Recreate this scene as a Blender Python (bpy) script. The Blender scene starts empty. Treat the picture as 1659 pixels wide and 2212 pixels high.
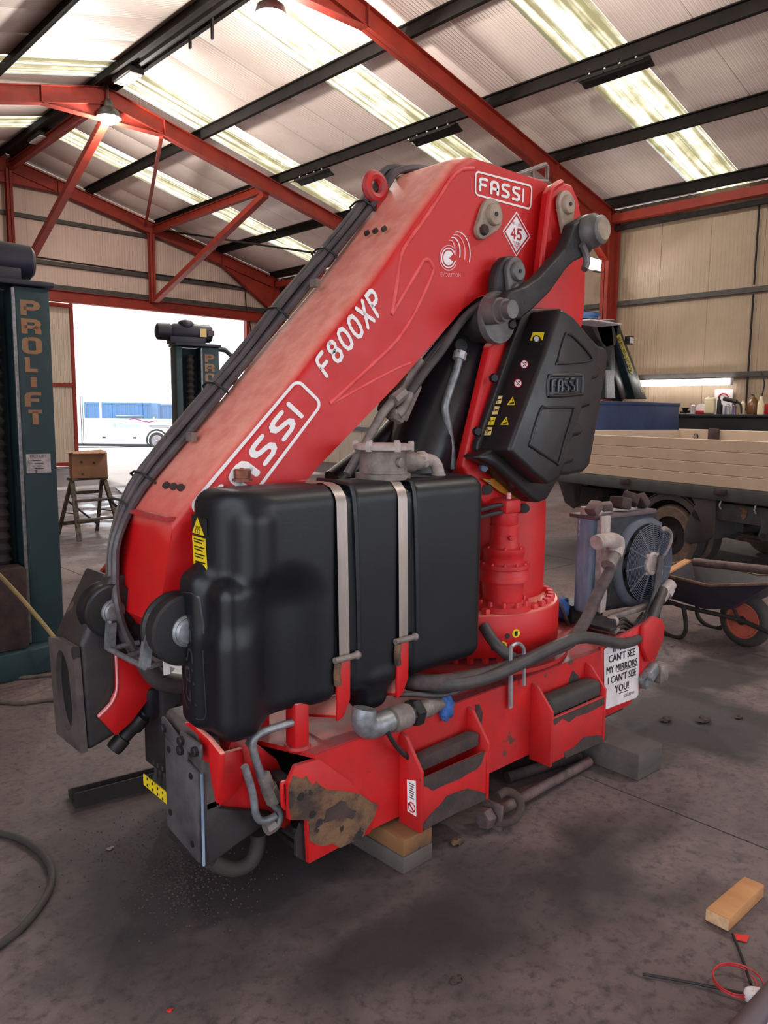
import bpy, bmesh, math, random
import numpy as np
from mathutils import Vector, Matrix
random.seed(7)
SC = bpy.context.scene
COL = SC.collection
R = math.radians
# ------------------------------------------------------------------ camera
EYE = Vector((0, 0, 1.6)); YAW, PITCH, ROLL, FOC = R(42.86), R(7.3), R(-0.525), 1680.0
FWD = Vector((math.sin(YAW)*math.cos(PITCH), math.cos(YAW)*math.cos(PITCH), -math.sin(PITCH)))
_rt = FWD.cross(Vector((0, 0, 1))).normalized(); _dn = FWD.cross(_rt)
RT = math.cos(ROLL)*_rt + math.sin(ROLL)*_dn
DN = -math.sin(ROLL)*_rt + math.cos(ROLL)*_dn
cam = bpy.data.cameras.new('camera'); cam.sensor_fit = 'VERTICAL'; cam.sensor_height = 24.0
cam.lens = 24.0*FOC/2212; cam.clip_end = 400
co = bpy.data.objects.new('camera', cam); COL.objects.link(co)
co.matrix_world = Matrix(((RT.x, -DN.x, -FWD.x, EYE.x), (RT.y, -DN.y, -FWD.y, EYE.y), (RT.z, -DN.z, -FWD.z, EYE.z), (0, 0, 0, 1)))
SC.camera = co
# ------------------------------------------------------------------ sky, sun, exposure
SC.view_settings.view_transform = 'Standard'; SC.view_settings.look = 'None'
SC.view_settings.gamma = 1.0; SC.view_settings.use_curve_mapping = False
SC.view_settings.exposure = 0.62
W = bpy.data.worlds.new('overcast_sky'); SC.world = W; W.use_nodes = True
_bg = W.node_tree.nodes['Background']; _bg.inputs[0].default_value = (0.86, 0.93, 1.0, 1); _bg.inputs[1].default_value = 2.2
sun = bpy.data.lights.new('sun', 'SUN'); sun.energy = 4.0; sun.angle = R(3); sun.color = (1, .95, .87)
so = bpy.data.objects.new('sun', sun); COL.objects.link(so)
so.rotation_euler = Vector((-0.35, -1.35, -1.0)).to_track_quat('-Z', 'Y').to_euler()

# ------------------------------------------------------------------ helpers
def ray(x, y):
    return RT*((x-829.5)/FOC) + DN*((y-1106)/FOC) + FWD
def PY(x, y, Y):
    d = ray(x, y); return EYE + d*(Y/d.y)
def PX(x, y, X):
    d = ray(x, y); return EYE + d*(X/d.x)
def PZ(x, y, Z):
    d = ray(x, y); return EYE + d*((Z-EYE.z)/d.z)
def PD(x, y, D):
    return EYE + ray(x, y)*D
def S(r, g, b):
    f = lambda c: (c/255/12.92 if c <= 10.3 else ((c/255+.055)/1.055)**2.4)
    return (f(r), f(g), f(b), 1)

class MB:
    """collects world-space geometry for one mesh"""
    def __init__(s): s.v = []; s.f = []
    def add(s, vs, fs):
        o = len(s.v); s.v += [Vector(p) for p in vs]; s.f += [tuple(i+o for i in f) for f in fs]; return s
    def box(s, c, d, m=None):
        c = Vector(c); h = Vector(d)/2
        vs = [Vector((x*h.x, y*h.y, z*h.z)) for x in (-1, 1) for y in (-1, 1) for z in (-1, 1)]
        vs = [c + (m @ v if m else v) for v in vs]
        return s.add(vs, [(0, 1, 3, 2), (4, 6, 7, 5), (0, 4, 5, 1), (2, 3, 7, 6), (0, 2, 6, 4), (1, 5, 7, 3)])
    def beam(s, a, b, w, h, up=(0, 0, 1)):
        a = Vector(a); b = Vector(b); t = (b-a).normalized(); u = Vector(up)
        x = t.cross(u)
        if x.length < 1e-4: x = t.cross(Vector((1, 0, 0)))
        x.normalize(); z = x.cross(t)
        vs = [p + x*i*w/2 + z*j*h/2 for p in (a, b) for i, j in ((-1, -1), (1, -1), (1, 1), (-1, 1))]
        return s.add(vs, [(3, 2, 1, 0), (4, 5, 6, 7), (0, 1, 5, 4), (1, 2, 6, 5), (2, 3, 7, 6), (3, 0, 4, 7)])
    def prism(s, pts, d):
        """closed polygon pts (3D) extruded by vector d"""
        d = Vector(d); n = len(pts); p = [Vector(q) for q in pts]
        nrm = Vector((0, 0, 0))
        for i in range(n): nrm += p[i].cross(p[(i+1) % n])
        if nrm.dot(d) > 0: p.reverse()
        vs = p + [q+d for q in p]
        fs = [tuple(range(n)), tuple(range(2*n-1, n-1, -1))] + [(i, i+n, (i+1) % n+n, (i+1) % n) for i in range(n)]
        return s.add(vs, fs)
    def tube(s, path, r, n=10, caps=True, smooth=3):
        p = [Vector(q) for q in path]
        if smooth and len(p) > 2: p = spline(p, smooth)
        rs = r if isinstance(r, (list, tuple)) else [r]*len(p)
        t0 = (p[1]-p[0]).normalized(); x = t0.orthogonal().normalized(); o = len(s.v); m = len(p)
        for i in range(m):
            t = (p[min(i+1, m-1)]-p[max(i-1, 0)]).normalized()
            x = (x - t*x.dot(t)).normalized(); y = t.cross(x)
            for k in range(n):
                a = 2*math.pi*k/n; s.v.append(p[i] + (x*math.cos(a)+y*math.sin(a))*rs[i])
        for i in range(m-1):
            for k in range(n):
                a, b = o+i*n+k, o+i*n+(k+1) % n; s.f.append((a, b, b+n, a+n))
        if caps:
            s.f.append(tuple(o+k for k in range(n-1, -1, -1))); s.f.append(tuple(o+(m-1)*n+k for k in range(n)))
        return s
    def cyl(s, a, b, r, n=20, r2=None):
        return s.tube([a, b], [r, r if r2 is None else r2], n, True, 0)
    def lathe(s, prof, c, ax=(0, 0, 1), n=32, closed=True):
        """prof: list of (radius, height) along axis from c"""
        ax = Vector(ax).normalized(); x = ax.orthogonal().normalized(); y = ax.cross(x); c = Vector(c); o = len(s.v)
        for r, h in prof:
            for k in range(n):
                a = 2*math.pi*k/n; s.v.append(c + ax*h + (x*math.cos(a)+y*math.sin(a))*r)
        m = len(prof)
        for i in range(m-1):
            for k in range(n):
                a, b = o+i*n+k, o+i*n+(k+1) % n; s.f.append((a, b, b+n, a+n))
        if closed:
            s.f.append(tuple(o+k for k in range(n-1, -1, -1))); s.f.append(tuple(o+(m-1)*n+k for k in range(n)))
        return s
    def ring(s, c, ax, R0, r, n=32, m=8):
        ax = Vector(ax).normalized(); x = ax.orthogonal().normalized(); y = ax.cross(x); c = Vector(c); o = len(s.v)
        for i in range(n):
            a = 2*math.pi*i/n; u = x*math.cos(a)+y*math.sin(a)
            for k in range(m):
                b = 2*math.pi*k/m; s.v.append(c + u*(R0+r*math.cos(b)) + ax*r*math.sin(b))
        for i in range(n):
            for k in range(m):
                s.f.append((o+i*m+k, o+((i+1) % n)*m+k, o+((i+1) % n)*m+(k+1) % m, o+i*m+(k+1) % m))
        return s
    def sphere(s, c, r, n=14, m=8):
        prof = [(max(1e-4, math.sin(math.pi*i/m)), -math.cos(math.pi*i/m)) for i in range(m+1)]
        r = Vector(r) if isinstance(r, (tuple, list)) else Vector((r, r, r)); o = len(s.v)
        s.lathe(prof, (0, 0, 0), n=n)
        for i in range(o, len(s.v)): s.v[i] = Vector(c) + Vector((s.v[i].x*r.x, s.v[i].y*r.y, s.v[i].z*r.z))
        return s
    def hexbolt(s, c, ax, r, h):
        return s.lathe([(r, 0), (r, h*.8), (r*.8, h)], c, ax, 6)
    def xform(s, m):
        s.v = [m @ v for v in s.v]; return s

def spline(p, k):
    out = []; n = len(p)
    for i in range(n-1):
        a, b, c, d = p[max(i-1, 0)], p[i], p[i+1], p[min(i+2, n-1)]
        for j in range(k):
            t = j/k
            out.append(0.5*((2*b) + (c-a)*t + (2*a-5*b+4*c-d)*t*t + (3*b-a-3*c+d)*t**3))
    out.append(p[-1]); return out

WM = {}
def build(name, mb, mat, parent=None, bevel=0, seg=2, angle=42, local=False, sel=None):
    me = bpy.data.meshes.new(name)
    inv = WM[parent.name].inverted() if (parent and not local) else None
    me.from_pydata([tuple(inv @ v) if inv else tuple(v) for v in mb.v], [], mb.f)
    if bevel:
        bm = bmesh.new(); bm.from_mesh(me); bm.normal_update()
        es = [e for e in bm.edges if len(e.link_faces) == 2 and e.calc_face_angle(0) > R(28) and (sel is None or sel(e))]
        if es: bmesh.ops.bevel(bm, geom=es, offset=bevel, segments=seg, profile=.5, affect='EDGES', clamp_overlap=True)
        bm.to_mesh(me); bm.free()
    if angle:
        me.shade_smooth(); me.set_sharp_from_angle(angle=R(angle))
    if mat: me.materials.append(mat)
    o = bpy.data.objects.new(name, me); COL.objects.link(o)
    if parent: o.parent = parent; WM[o.name] = WM[parent.name].copy()
    else: WM[o.name] = Matrix.Identity(4)
    return o
def tag(o, label=None, cat=None, group=None, kind=None):
    for k, v in (('label', label), ('category', cat), ('group', group), ('kind', kind)):
        if v: o[k] = v
    return o
def thing(name, label, cat, loc=(0, 0, 0), rz=0, group=None):
    o = bpy.data.objects.new(name, None); COL.objects.link(o); o.empty_display_size = .1
    o.location = loc; o.rotation_euler = (0, 0, rz)
    WM[o.name] = Matrix.Translation(Vector(loc)) @ Matrix.Rotation(rz, 4, 'Z')
    return tag(o, label, cat, group)
def struct(name, mb=None, mat=None, parent=None, **k):
    if mb is None:
        o = bpy.data.objects.new(name, None); COL.objects.link(o); WM[o.name] = Matrix.Identity(4)
    else: o = build(name, mb, mat, parent, **k)
    if not parent: o['kind'] = 'structure'
    return o
def single(name, mb, mat, label, cat, group=None, **k):
    """a thing that is one mesh; its origin goes to its lowest middle point"""
    lo = Vector((min(v.x for v in mb.v)+max(v.x for v in mb.v), min(v.y for v in mb.v)+max(v.y for v in mb.v), 2*min(v.z for v in mb.v)))/2
    mb.v = [v-lo for v in mb.v]
    o = build(name, mb, mat, None, **k); o.location = lo; WM[o.name] = Matrix.Translation(lo)
    return tag(o, label, cat, group)
def copyobj(o, parent, loc=None):
    c = o.copy(); COL.objects.link(c); c.parent = parent
    if loc is not None: c.location = loc
    WM[c.name] = WM[parent.name].copy() if parent else Matrix.Identity(4)
    return c

# ------------------------------------------------------------------ materials
def mat(name, c1, c2=None, scale=6, rough=.5, rough2=None, metal=0, bump=0, bscale=None, patch=None, detail=6, spec=None, coat=0, stretch=None, contrast=(.35, .65), emis=None, dust_or_sheen=None):
    m = bpy.data.materials.new(name); m.use_nodes = True; nt = m.node_tree; N = nt.nodes; L = nt.links
    b = N['Principled BSDF']; b.inputs['Metallic'].default_value = metal; b.inputs['Roughness'].default_value = rough
    if spec is not None: b.inputs['Specular IOR Level'].default_value = spec
    if coat: b.inputs['Coat Weight'].default_value = coat; b.inputs['Coat Roughness'].default_value = .2
    if emis: b.inputs['Emission Color'].default_value = emis[0]; b.inputs['Emission Strength'].default_value = emis[1]
    tc = N.new('ShaderNodeTexCoord'); vec = tc.outputs['Object']
    if stretch:
        mp = N.new('ShaderNodeMapping'); mp.inputs['Scale'].default_value = stretch; L.new(vec, mp.inputs['Vector']); vec = mp.outputs[0]
    def noise(sc, det=detail, seed=0):
        n = N.new('ShaderNodeTexNoise'); n.inputs['Scale'].default_value = sc; n.inputs['Detail'].default_value = det
        n.inputs['Roughness'].default_value = .62
        L.new(vec, n.inputs['Vector']); return n
    def ramp(src, lo, hi):
        r = N.new('ShaderNodeMapRange'); r.inputs['From Min'].default_value = lo; r.inputs['From Max'].default_value = hi
        L.new(src, r.inputs['Value']); return r.outputs[0]
    def mix(f, a, bb):
        x = N.new('ShaderNodeMix'); x.data_type = 'RGBA'; L.new(f, x.inputs[0])
        if isinstance(a, tuple): x.inputs[6].default_value = a
        else: L.new(a, x.inputs[6])
        if isinstance(bb, tuple): x.inputs[7].default_value = bb
        else: L.new(bb, x.inputs[7])
        return x.outputs[2]
    col = c1; f = None
    if c2:
        f = ramp(noise(scale).outputs[0], *contrast); col = mix(f, c1, c2)
    if patch:   # (colour, scale, threshold): chips or rust showing through the paint
        pf = ramp(noise(patch[1], 8).outputs[0], patch[2], patch[2]+.015); col = mix(pf, col, patch[0])
    if dust_or_sheen:    # (colour, amount): settled dust on upward faces, or light painted there in crane red
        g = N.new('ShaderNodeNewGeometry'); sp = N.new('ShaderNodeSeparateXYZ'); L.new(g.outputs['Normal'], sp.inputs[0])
        a = ramp(sp.outputs[2], *(dust_or_sheen[2:] or (.45, 1.0))); q = N.new('ShaderNodeMath'); q.operation = 'MULTIPLY'; L.new(a, q.inputs[0]); L.new(ramp(noise(14).outputs[0], *((-.2, .62) if dust_or_sheen[2:] else (.2, .75))), q.inputs[1])
        q2 = N.new('ShaderNodeMath'); q2.operation = 'MULTIPLY'; q2.inputs[1].default_value = dust_or_sheen[1]; L.new(q.outputs[0], q2.inputs[0]); col = mix(q2.outputs[0], col, dust_or_sheen[0])
    if isinstance(col, tuple): b.inputs['Base Color'].default_value = col
    else: L.new(col, b.inputs['Base Color'])
    if rough2 is not None:
        rr = N.new('ShaderNodeMapRange'); L.new(noise(scale*1.7).outputs[0], rr.inputs['Value']); rr.inputs['From Min'].default_value = .3; rr.inputs['From Max'].default_value = .7
        rr.inputs['To Min'].default_value = rough; rr.inputs['To Max'].default_value = rough2; L.new(rr.outputs[0], b.inputs['Roughness'])
    if bump:
        bn = N.new('ShaderNodeBump'); bn.inputs['Strength'].default_value = bump; bn.inputs['Distance'].default_value = .01
        L.new(noise(bscale or scale*4).outputs[0], bn.inputs['Height']); L.new(bn.outputs[0], b.inputs['Normal'])
    return m
DUST = S(120, 100, 100)
M = {}
M['red'] = mat('crane_red_paint', S(196, 12, 18), S(184, 16, 20), 5, .4, .55, bump=.06, bscale=30, patch=(S(120, 48, 36), 9, .73), dust_or_sheen=(S(238, 158, 142), 1.0, .36, .72))  # pale pink on upward faces paints the door light's sheen into the red
M['red_worn'] = mat('worn_red_paint', S(196, 12, 16), S(168, 24, 24), 5, .45, .7, bump=.1, bscale=40, patch=(S(84, 52, 40), 7, .665), dust_or_sheen=(S(104, 78, 84), .95))
M['red_cast'] = mat('cast_red_paint', S(205, 24, 30), S(188, 30, 34), 12, .42, .6, bump=.15, bscale=60, dust_or_sheen=(S(150, 90, 90), .4))
M['red_edge'] = mat('chipped_red_edge', S(196, 26, 30), S(150, 70, 70), 25, .5)
M['orange_red'] = mat('portal_red_oxide', S(146, 40, 22), S(126, 34, 20), 3, .55, .7, patch=(S(96, 40, 30), 8, .72))
M['plastic'] = mat('black_moulded_plastic', S(17, 19, 26), S(12, 14, 19), 3, .34, .48, bump=.05, bscale=90, patch=(S(62, 62, 70), 26, .78), spec=.4)
M['plastic2'] = mat('dark_moulded_plastic', S(32, 27, 30), S(24, 20, 23), 4, .32, .46, bump=.05, bscale=80)
M['emboss'] = mat('embossed_black_plastic', S(46, 47, 55), None, rough=.3)
M['rib'] = mat('pale_red_rib', S(222, 84, 84), S(206, 50, 54), 14, .5)  # paler red puts the light and dust caught by the ribs into the colour
M['steel_dk'] = mat('greasy_dark_steel', S(48, 44, 46), S(32, 30, 34), 9, .4, .65, metal=.35, bump=.15, bscale=40)
M['black_grease'] = mat('greasy_black_paint', S(38, 36, 40), S(52, 45, 44), 6, .42, .62, bump=.25, bscale=30, patch=(S(92, 72, 66), 5, .64))
M['black_gloss'] = mat('gloss_black_paint', S(20, 21, 27), S(28, 28, 34), 4, .25, .4, bump=.04)
M['hose'] = mat('black_rubber_hose', S(50, 46, 50), S(70, 62, 62), 10, .55, bump=.1)
M['cable'] = mat('pale_cable_sheath', S(88, 80, 84), S(66, 60, 64), 10, .45)  # grey lightened to carry the door light the cables reflect
M['hose_brown'] = mat('dusty_rubber_hose', S(84, 66, 66), S(50, 44, 48), 25, .75, bump=.2)
M['rubber'] = mat('tyre_rubber', S(46, 44, 46), S(62, 54, 50), 10, .75, bump=.15)
M['pipe'] = mat('zinc_pipe', S(150, 152, 156), S(116, 116, 122), 30, .45, metal=.55, bump=.08)
M['castgrey'] = mat('dusty_cast_aluminium', S(142, 128, 122), S(104, 94, 92), 18, .6, metal=.3, bump=.2)
M['alu'] = mat('bare_aluminium', S(196, 190, 190), S(150, 146, 150), 22, .45, metal=.4, bump=.15, patch=(S(80, 84, 110), 9, .62))
M['strap'] = mat('stainless_strap', S(172, 158, 150), S(150, 138, 134), 14, .42, metal=.6, stretch=(1, 1, .25))
M['rust'] = mat('flaking_rust', S(116, 84, 60), S(60, 44, 40), 11, .9, bump=1.0, bscale=36, contrast=(.4, .6), patch=(S(40, 31, 33), 10, .57))
M['rust_dk'] = mat('dark_rust', S(72, 52, 50), S(46, 38, 40), 14, .9, bump=.6, bscale=40)
M['rust_steel'] = mat('rusty_bar', S(108, 84, 82), S(72, 58, 60), 18, .7, metal=.2, bump=.3)
M['bluetank'] = mat('weathered_blue_paint', S(52, 70, 98), S(128, 142, 164), 9, .6, bump=.1, stretch=(1, 1, .2), patch=(S(190, 192, 200), 12, .6))
M['fan'] = mat('dusty_fan_plastic', S(70, 76, 94), S(88, 88, 98), 16, .6, bump=.1)
M['greystone'] = mat('pale_grey_paint', S(178, 162, 158), S(140, 124, 120), 16, .7, bump=.1)
M['pin'] = mat('dusty_pin_plate', S(164, 142, 124), S(134, 118, 106), 14, .6, bump=.15)
M['pin_gr'] = mat('grey_pin_plate', S(112, 108, 108), S(88, 84, 86), 14, .5, metal=.3)
M['white'] = mat('white_decal', S(232, 226, 228), None, rough=.5)
M['whitep'] = mat('white_paper_sign', S(222, 212, 214), S(196, 186, 188), 9, .6)
M['ink'] = mat('black_ink', S(22, 20, 22), None, rough=.6)
M['inkred'] = mat('red_ink', S(170, 20, 34), None, rough=.5)
M['pinkline'] = mat('pink_print', S(236, 150, 158), None, rough=.5)
M['yellow'] = mat('yellow_sticker', S(236, 206, 30), S(220, 188, 30), 20, .45)
M['yellow_fade'] = mat('faded_yellow_sticker', S(230, 200, 140), S(226, 190, 110), 20, .5)
M['ocher'] = mat('ochre_panel', S(196, 128, 34), S(160, 98, 30), 9, .5)
M['timber'] = mat('oily_timber', S(132, 88, 50), S(84, 58, 42), 5, .8, bump=.3, stretch=(1, .15, 1), patch=(S(44, 36, 36), 3, .58))
M['timber_dk'] = mat('grey_old_timber', S(92, 82, 78), S(62, 56, 56), 5, .85, bump=.35, stretch=(.2, 1, 1))
M['timber_lt'] = mat('pale_sawn_timber', S(186, 132, 84), S(158, 106, 66), 7, .75, bump=.25, stretch=(1, .2, 1), patch=(S(70, 50, 42), 5, .66))
M['endgrain'] = mat('timber_end_grain', S(208, 172, 132), S(180, 140, 104), 30, .8, bump=.2, stretch=(.2, 1, 1))
M['blue'] = mat('blue_rag', S(52, 92, 160), S(40, 72, 130), 12, .8)
M['copper'] = mat('bronze_cap', S(150, 84, 62), S(100, 60, 50), 30, .4, metal=.5)
M['liftgreen'] = mat('dark_green_lift_paint', S(30, 62, 66), S(40, 56, 64), 3, .5, .7, patch=(S(120, 140, 140), 30, .8), bump=.05)
M['liftletter'] = mat('tan_lettering', S(158, 118, 84), S(140, 102, 76), 12, .6)
M['liftdark'] = mat('dark_blue_lift', S(34, 36, 54), S(26, 28, 40), 3, .5)
M['cream'] = mat('cream_dropside', S(200, 176, 152), S(188, 164, 144), 2, .5, patch=(S(120, 100, 90), 22, .8), bump=.04)
M['wornsteel'] = mat('worn_blue_grey_steel', S(100, 96, 98), S(66, 62, 66), 7, .5, .7, metal=.3, bump=.15, patch=(S(40, 38, 44), 12, .68))
M['browngrease'] = mat('brown_grimy_paint', S(88, 75, 74), S(58, 51, 53), 9, .6, bump=.2, patch=(S(40, 36, 38), 8, .6))
M['chassis'] = mat('grey_green_chassis', S(64, 66, 68), S(50, 49, 50), 5, .65, patch=(S(96, 70, 56), 7, .7))
M['mudguard'] = mat('dusty_mudguard', S(52, 50, 54), S(64, 57, 56), 6, .6)
M['underside'] = mat('grimy_underside', S(40, 32, 31), S(27, 23, 23), 8, .85)
M['tyrebrown'] = mat('muddy_tyre_wall', S(112, 92, 78), S(86, 72, 64), 12, .85, bump=.2)
M['barrow'] = mat('battered_barrow_steel', S(40, 38, 50), S(56, 50, 56), 8, .5, patch=(S(126, 96, 92), 7, .66), bump=.1)
M['barrowrust'] = mat('rusty_rim', S(128, 96, 78), S(90, 66, 56), 18, .8, bump=.2)
M['orangewheel'] = mat('orange_plastic_wheel', S(190, 92, 72), S(160, 74, 60), 9, .6)
M['darkgreen'] = mat('dark_green_crane_paint', S(24, 44, 48), S(30, 36, 40), 4, .35, .5)
M['yellowdec'] = mat('faded_yellow_decal', S(190, 172, 70), S(150, 138, 60), 12, .5)
M['skipblue'] = mat('blue_steel_tank', S(56, 72, 112), S(46, 58, 90), 2, .6, patch=(S(110, 100, 104), 9, .76))
M['benchblack'] = mat('black_bench', S(18, 18, 20), S(26, 24, 26), 6, .7)
M['purlin'] = mat('weathered_purlin_steel', S(36, 30, 27), S(27, 23, 22), 3, .7, bump=.05, spec=.15)
M['dark'] = mat('dark_fitting', S(34, 31, 33), S(46, 42, 42), 8, .6, spec=.15)
M['girt'] = mat('galvanised_girt', S(70, 62, 59), S(56, 50, 49), 6, .6)
M['galv'] = mat('galvanised_bracket', S(176, 176, 180), S(140, 142, 148), 20, .4, metal=.6)
M['cardboard'] = mat('brown_cardboard', S(166, 122, 92), S(150, 108, 82), 4, .8)
M['ladder'] = mat('paint_spattered_wood', S(104, 92, 80), S(66, 60, 56), 14, .8, bump=.2)
M['coachwhite'] = mat('white_coach_paint', S(236, 234, 232), None, rough=.3)
M['contblue'] = mat('blue_container_paint', S(36, 110, 168), S(30, 96, 150), 2, .5)
M['contblue2'] = mat('slate_blue_container_paint', S(70, 104, 156), S(60, 92, 140), 2, .5)
M['bin'] = mat('dark_bin_plastic', S(50, 62, 84), None, rough=.5)
M['sackwhite'] = mat('white_bulk_sack', S(230, 226, 222), S(200, 190, 180), 3, .8)
M['yard'] = mat('yard_concrete', S(196, 192, 188), S(180, 176, 172), 2, .8)
M['wheelrim'] = mat('coach_wheel_rim', S(170, 164, 166), S(120, 112, 116), 6, .4, metal=.5)
M['windowdark'] = mat('window_rubber', S(40, 42, 48), None, rough=.5)
M['redcable'] = mat('red_cable', S(178, 30, 40), None, rough=.5)
M['blackrod'] = mat('black_rod', S(16, 15, 17), None, rough=.6)
M['redtape'] = mat('red_tape', S(200, 30, 22), None, rough=.5)
M['purplegrey'] = mat('brown_painted_tube', S(92, 74, 80), S(70, 58, 64), 6, .6)
M['greycable'] = mat('grey_floor_cable', S(104, 92, 84), S(80, 72, 68), 20, .8)
M['yellowhose'] = mat('straw_coloured_hose', S(170, 148, 100), S(140, 122, 84), 15, .7)
M['lampbody'] = mat('lamp_body', S(90, 86, 84), None, rough=.4, metal=.5)
def emit(name, c, s): return mat(name, c, None, rough=.6, emis=(c, s))
M['lampglow'] = emit('lamp_glow', (1, .97, .88, 1), 40.0)
M['tubeglow'] = emit('tube_glow', (1, .99, .96, 1), 9.0)

def sheetmat(name, c1, c2, axis, pitch=.05, depth=.5, rough=.5, grime=None):
    """box-profile white cladding: colour wear plus fine ribs running along the sheet"""
    m = mat(name, c1, c2, 1.3, rough, None, contrast=(.3, .7)); nt = m.node_tree; N = nt.nodes; L = nt.links
    b = N['Principled BSDF']; tc = N.new('ShaderNodeTexCoord'); sp = N.new('ShaderNodeSeparateXYZ'); L.new(tc.outputs['Object'], sp.inputs[0])
    a = N.new('ShaderNodeMath'); a.operation = 'MULTIPLY'; a.inputs[1].default_value = 2*math.pi/pitch; L.new(sp.outputs[axis], a.inputs[0])
    s1 = N.new('ShaderNodeMath'); s1.operation = 'SINE'; L.new(a.outputs[0], s1.inputs[0])
    mr = N.new('ShaderNodeMapRange'); mr.inputs['From Min'].default_value = .1; mr.inputs['From Max'].default_value = .7; L.new(s1.outputs[0], mr.inputs['Value'])
    bn = N.new('ShaderNodeBump'); bn.inputs['Strength'].default_value = depth; bn.inputs['Distance'].default_value = .012
    L.new(mr.outputs[0], bn.inputs['Height']); L.new(bn.outputs[0], b.inputs['Normal']); return m
M['roofsheet'] = sheetmat('white_roof_sheet', S(240, 222, 214), S(226, 206, 198), 1, .066, .8)
M['wallsheet_r'] = sheetmat('cream_wall_sheet', S(166, 143, 120), S(150, 128, 106), 1, .08, .4)
M['wallsheet_g'] = sheetmat('pink_wall_sheet', S(206, 178, 164), S(190, 162, 150), 0, .08, .5)
M['doorsheet'] = sheetmat('corrugated_door_sheet', S(206, 190, 172), S(190, 174, 156), 0, .12, 1.0)

# translucent roof lights: streaked fibreglass that passes daylight
m = bpy.data.materials.new('fibreglass_rooflight'); m.use_nodes = True; nt = m.node_tree; N = nt.nodes; L = nt.links
N.remove(N['Principled BSDF']); tc = N.new('ShaderNodeTexCoord'); mp = N.new('ShaderNodeMapping'); mp.inputs['Scale'].default_value = (.12, 5.5, .12)
L.new(tc.outputs['Object'], mp.inputs[0]); n1 = N.new('ShaderNodeTexNoise'); n1.inputs['Scale'].default_value = 1.6; n1.inputs['Detail'].default_value = 5; L.new(mp.outputs[0], n1.inputs[0])
n2 = N.new('ShaderNodeTexNoise'); n2.inputs['Scale'].default_value = 3; n2.inputs['Detail'].default_value = 8; L.new(tc.outputs['Object'], n2.inputs[0])
ad = N.new('ShaderNodeMath'); ad.operation = 'MULTIPLY_ADD'; ad.inputs[1].default_value = .3; L.new(n2.outputs[0], ad.inputs[0]); L.new(n1.outputs[0], ad.inputs[2])
cr = N.new('ShaderNodeValToRGB'); e = cr.color_ramp.elements; e[0].position = .53; e[0].color = (.13, .108, .052, 1); e[1].position = .71; e[1].color = (.42, .415, .36, 1)
x = e.new(.61); x.color = (.26, .23, .14, 1)
L.new(ad.outputs[0], cr.inputs[0]); tr = N.new('ShaderNodeBsdfTranslucent'); L.new(cr.outputs[0], tr.inputs[0])
df = N.new('ShaderNodeBsdfDiffuse'); df.inputs[0].default_value = (.6, .58, .5, 1); mx = N.new('ShaderNodeMixShader'); mx.inputs[0].default_value = .2
L.new(tr.outputs[0], mx.inputs[1]); L.new(df.outputs[0], mx.inputs[2]); L.new(mx.outputs[0], N['Material Output'].inputs[0]); M['rooflight'] = m

# clear glass without caustic noise
m = bpy.data.materials.new('tinted_window_glass'); m.use_nodes = True; nt = m.node_tree; N = nt.nodes; L = nt.links
N.remove(N['Principled BSDF']); t = N.new('ShaderNodeBsdfTransparent'); t.inputs[0].default_value = (.72, .84, .9, 1); g = N.new('ShaderNodeBsdfGlossy'); g.inputs[1].default_value = .05
mx = N.new('ShaderNodeMixShader'); mx.inputs[0].default_value = .06; L.new(t.outputs[0], mx.inputs[1]); L.new(g.outputs[0], mx.inputs[2]); L.new(mx.outputs[0], N['Material Output'].inputs[0]); M['glass'] = m

# concrete floor with oil stains and damp sheen
m = mat('oil_stained_concrete', S(114, 96, 94), S(82, 69, 71), 1.1, .75, None, bump=.25, bscale=45, contrast=(.35, .68)); nt = m.node_tree; N = nt.nodes; L = nt.links
b = N['Principled BSDF']; src = b.inputs['Base Color'].links[0].from_socket
geo = N.new('ShaderNodeNewGeometry'); wn = N.new('ShaderNodeTexNoise'); wn.inputs['Scale'].default_value = 2.6; wn.inputs['Detail'].default_value = 7; L.new(geo.outputs['Position'], wn.inputs[0])
fine = N.new('ShaderNodeTexNoise'); fine.inputs['Scale'].default_value = 26; fine.inputs['Detail'].default_value = 9; fine.inputs['Roughness'].default_value = .7; L.new(geo.outputs['Position'], fine.inputs[0])
def stain(cx, cy, rx, ry, soft):
    a = N.new('ShaderNodeVectorMath'); a.operation = 'MULTIPLY_ADD'; a.inputs[1].default_value = (1.0, 1.0, 0)
    L.new(wn.outputs['Color'], a.inputs[0]); L.new(geo.outputs['Position'], a.inputs[2])
    c = N.new('ShaderNodeVectorMath'); c.operation = 'SUBTRACT'; c.inputs[1].default_value = (cx+.5, cy+.5, 0); L.new(a.outputs[0], c.inputs[0])
    d = N.new('ShaderNodeVectorMath'); d.operation = 'MULTIPLY'; d.inputs[1].default_value = (1/rx, 1/ry, 0); L.new(c.outputs[0], d.inputs[0])
    e = N.new('ShaderNodeVectorMath'); e.operation = 'LENGTH'; L.new(d.outputs[0], e.inputs[0])
    r = N.new('ShaderNodeMapRange'); r.inputs['From Min'].default_value = 1+soft; r.inputs['From Max'].default_value = 1-soft; L.new(e.outputs['Value'], r.inputs['Value']); return r.outputs[0]
def mmax(a, c):
    q = N.new('ShaderNodeMath'); q.operation = 'MAXIMUM'; L.new(a, q.inputs[0]); L.new(c, q.inputs[1]); return q.outputs[0]
st = None
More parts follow.
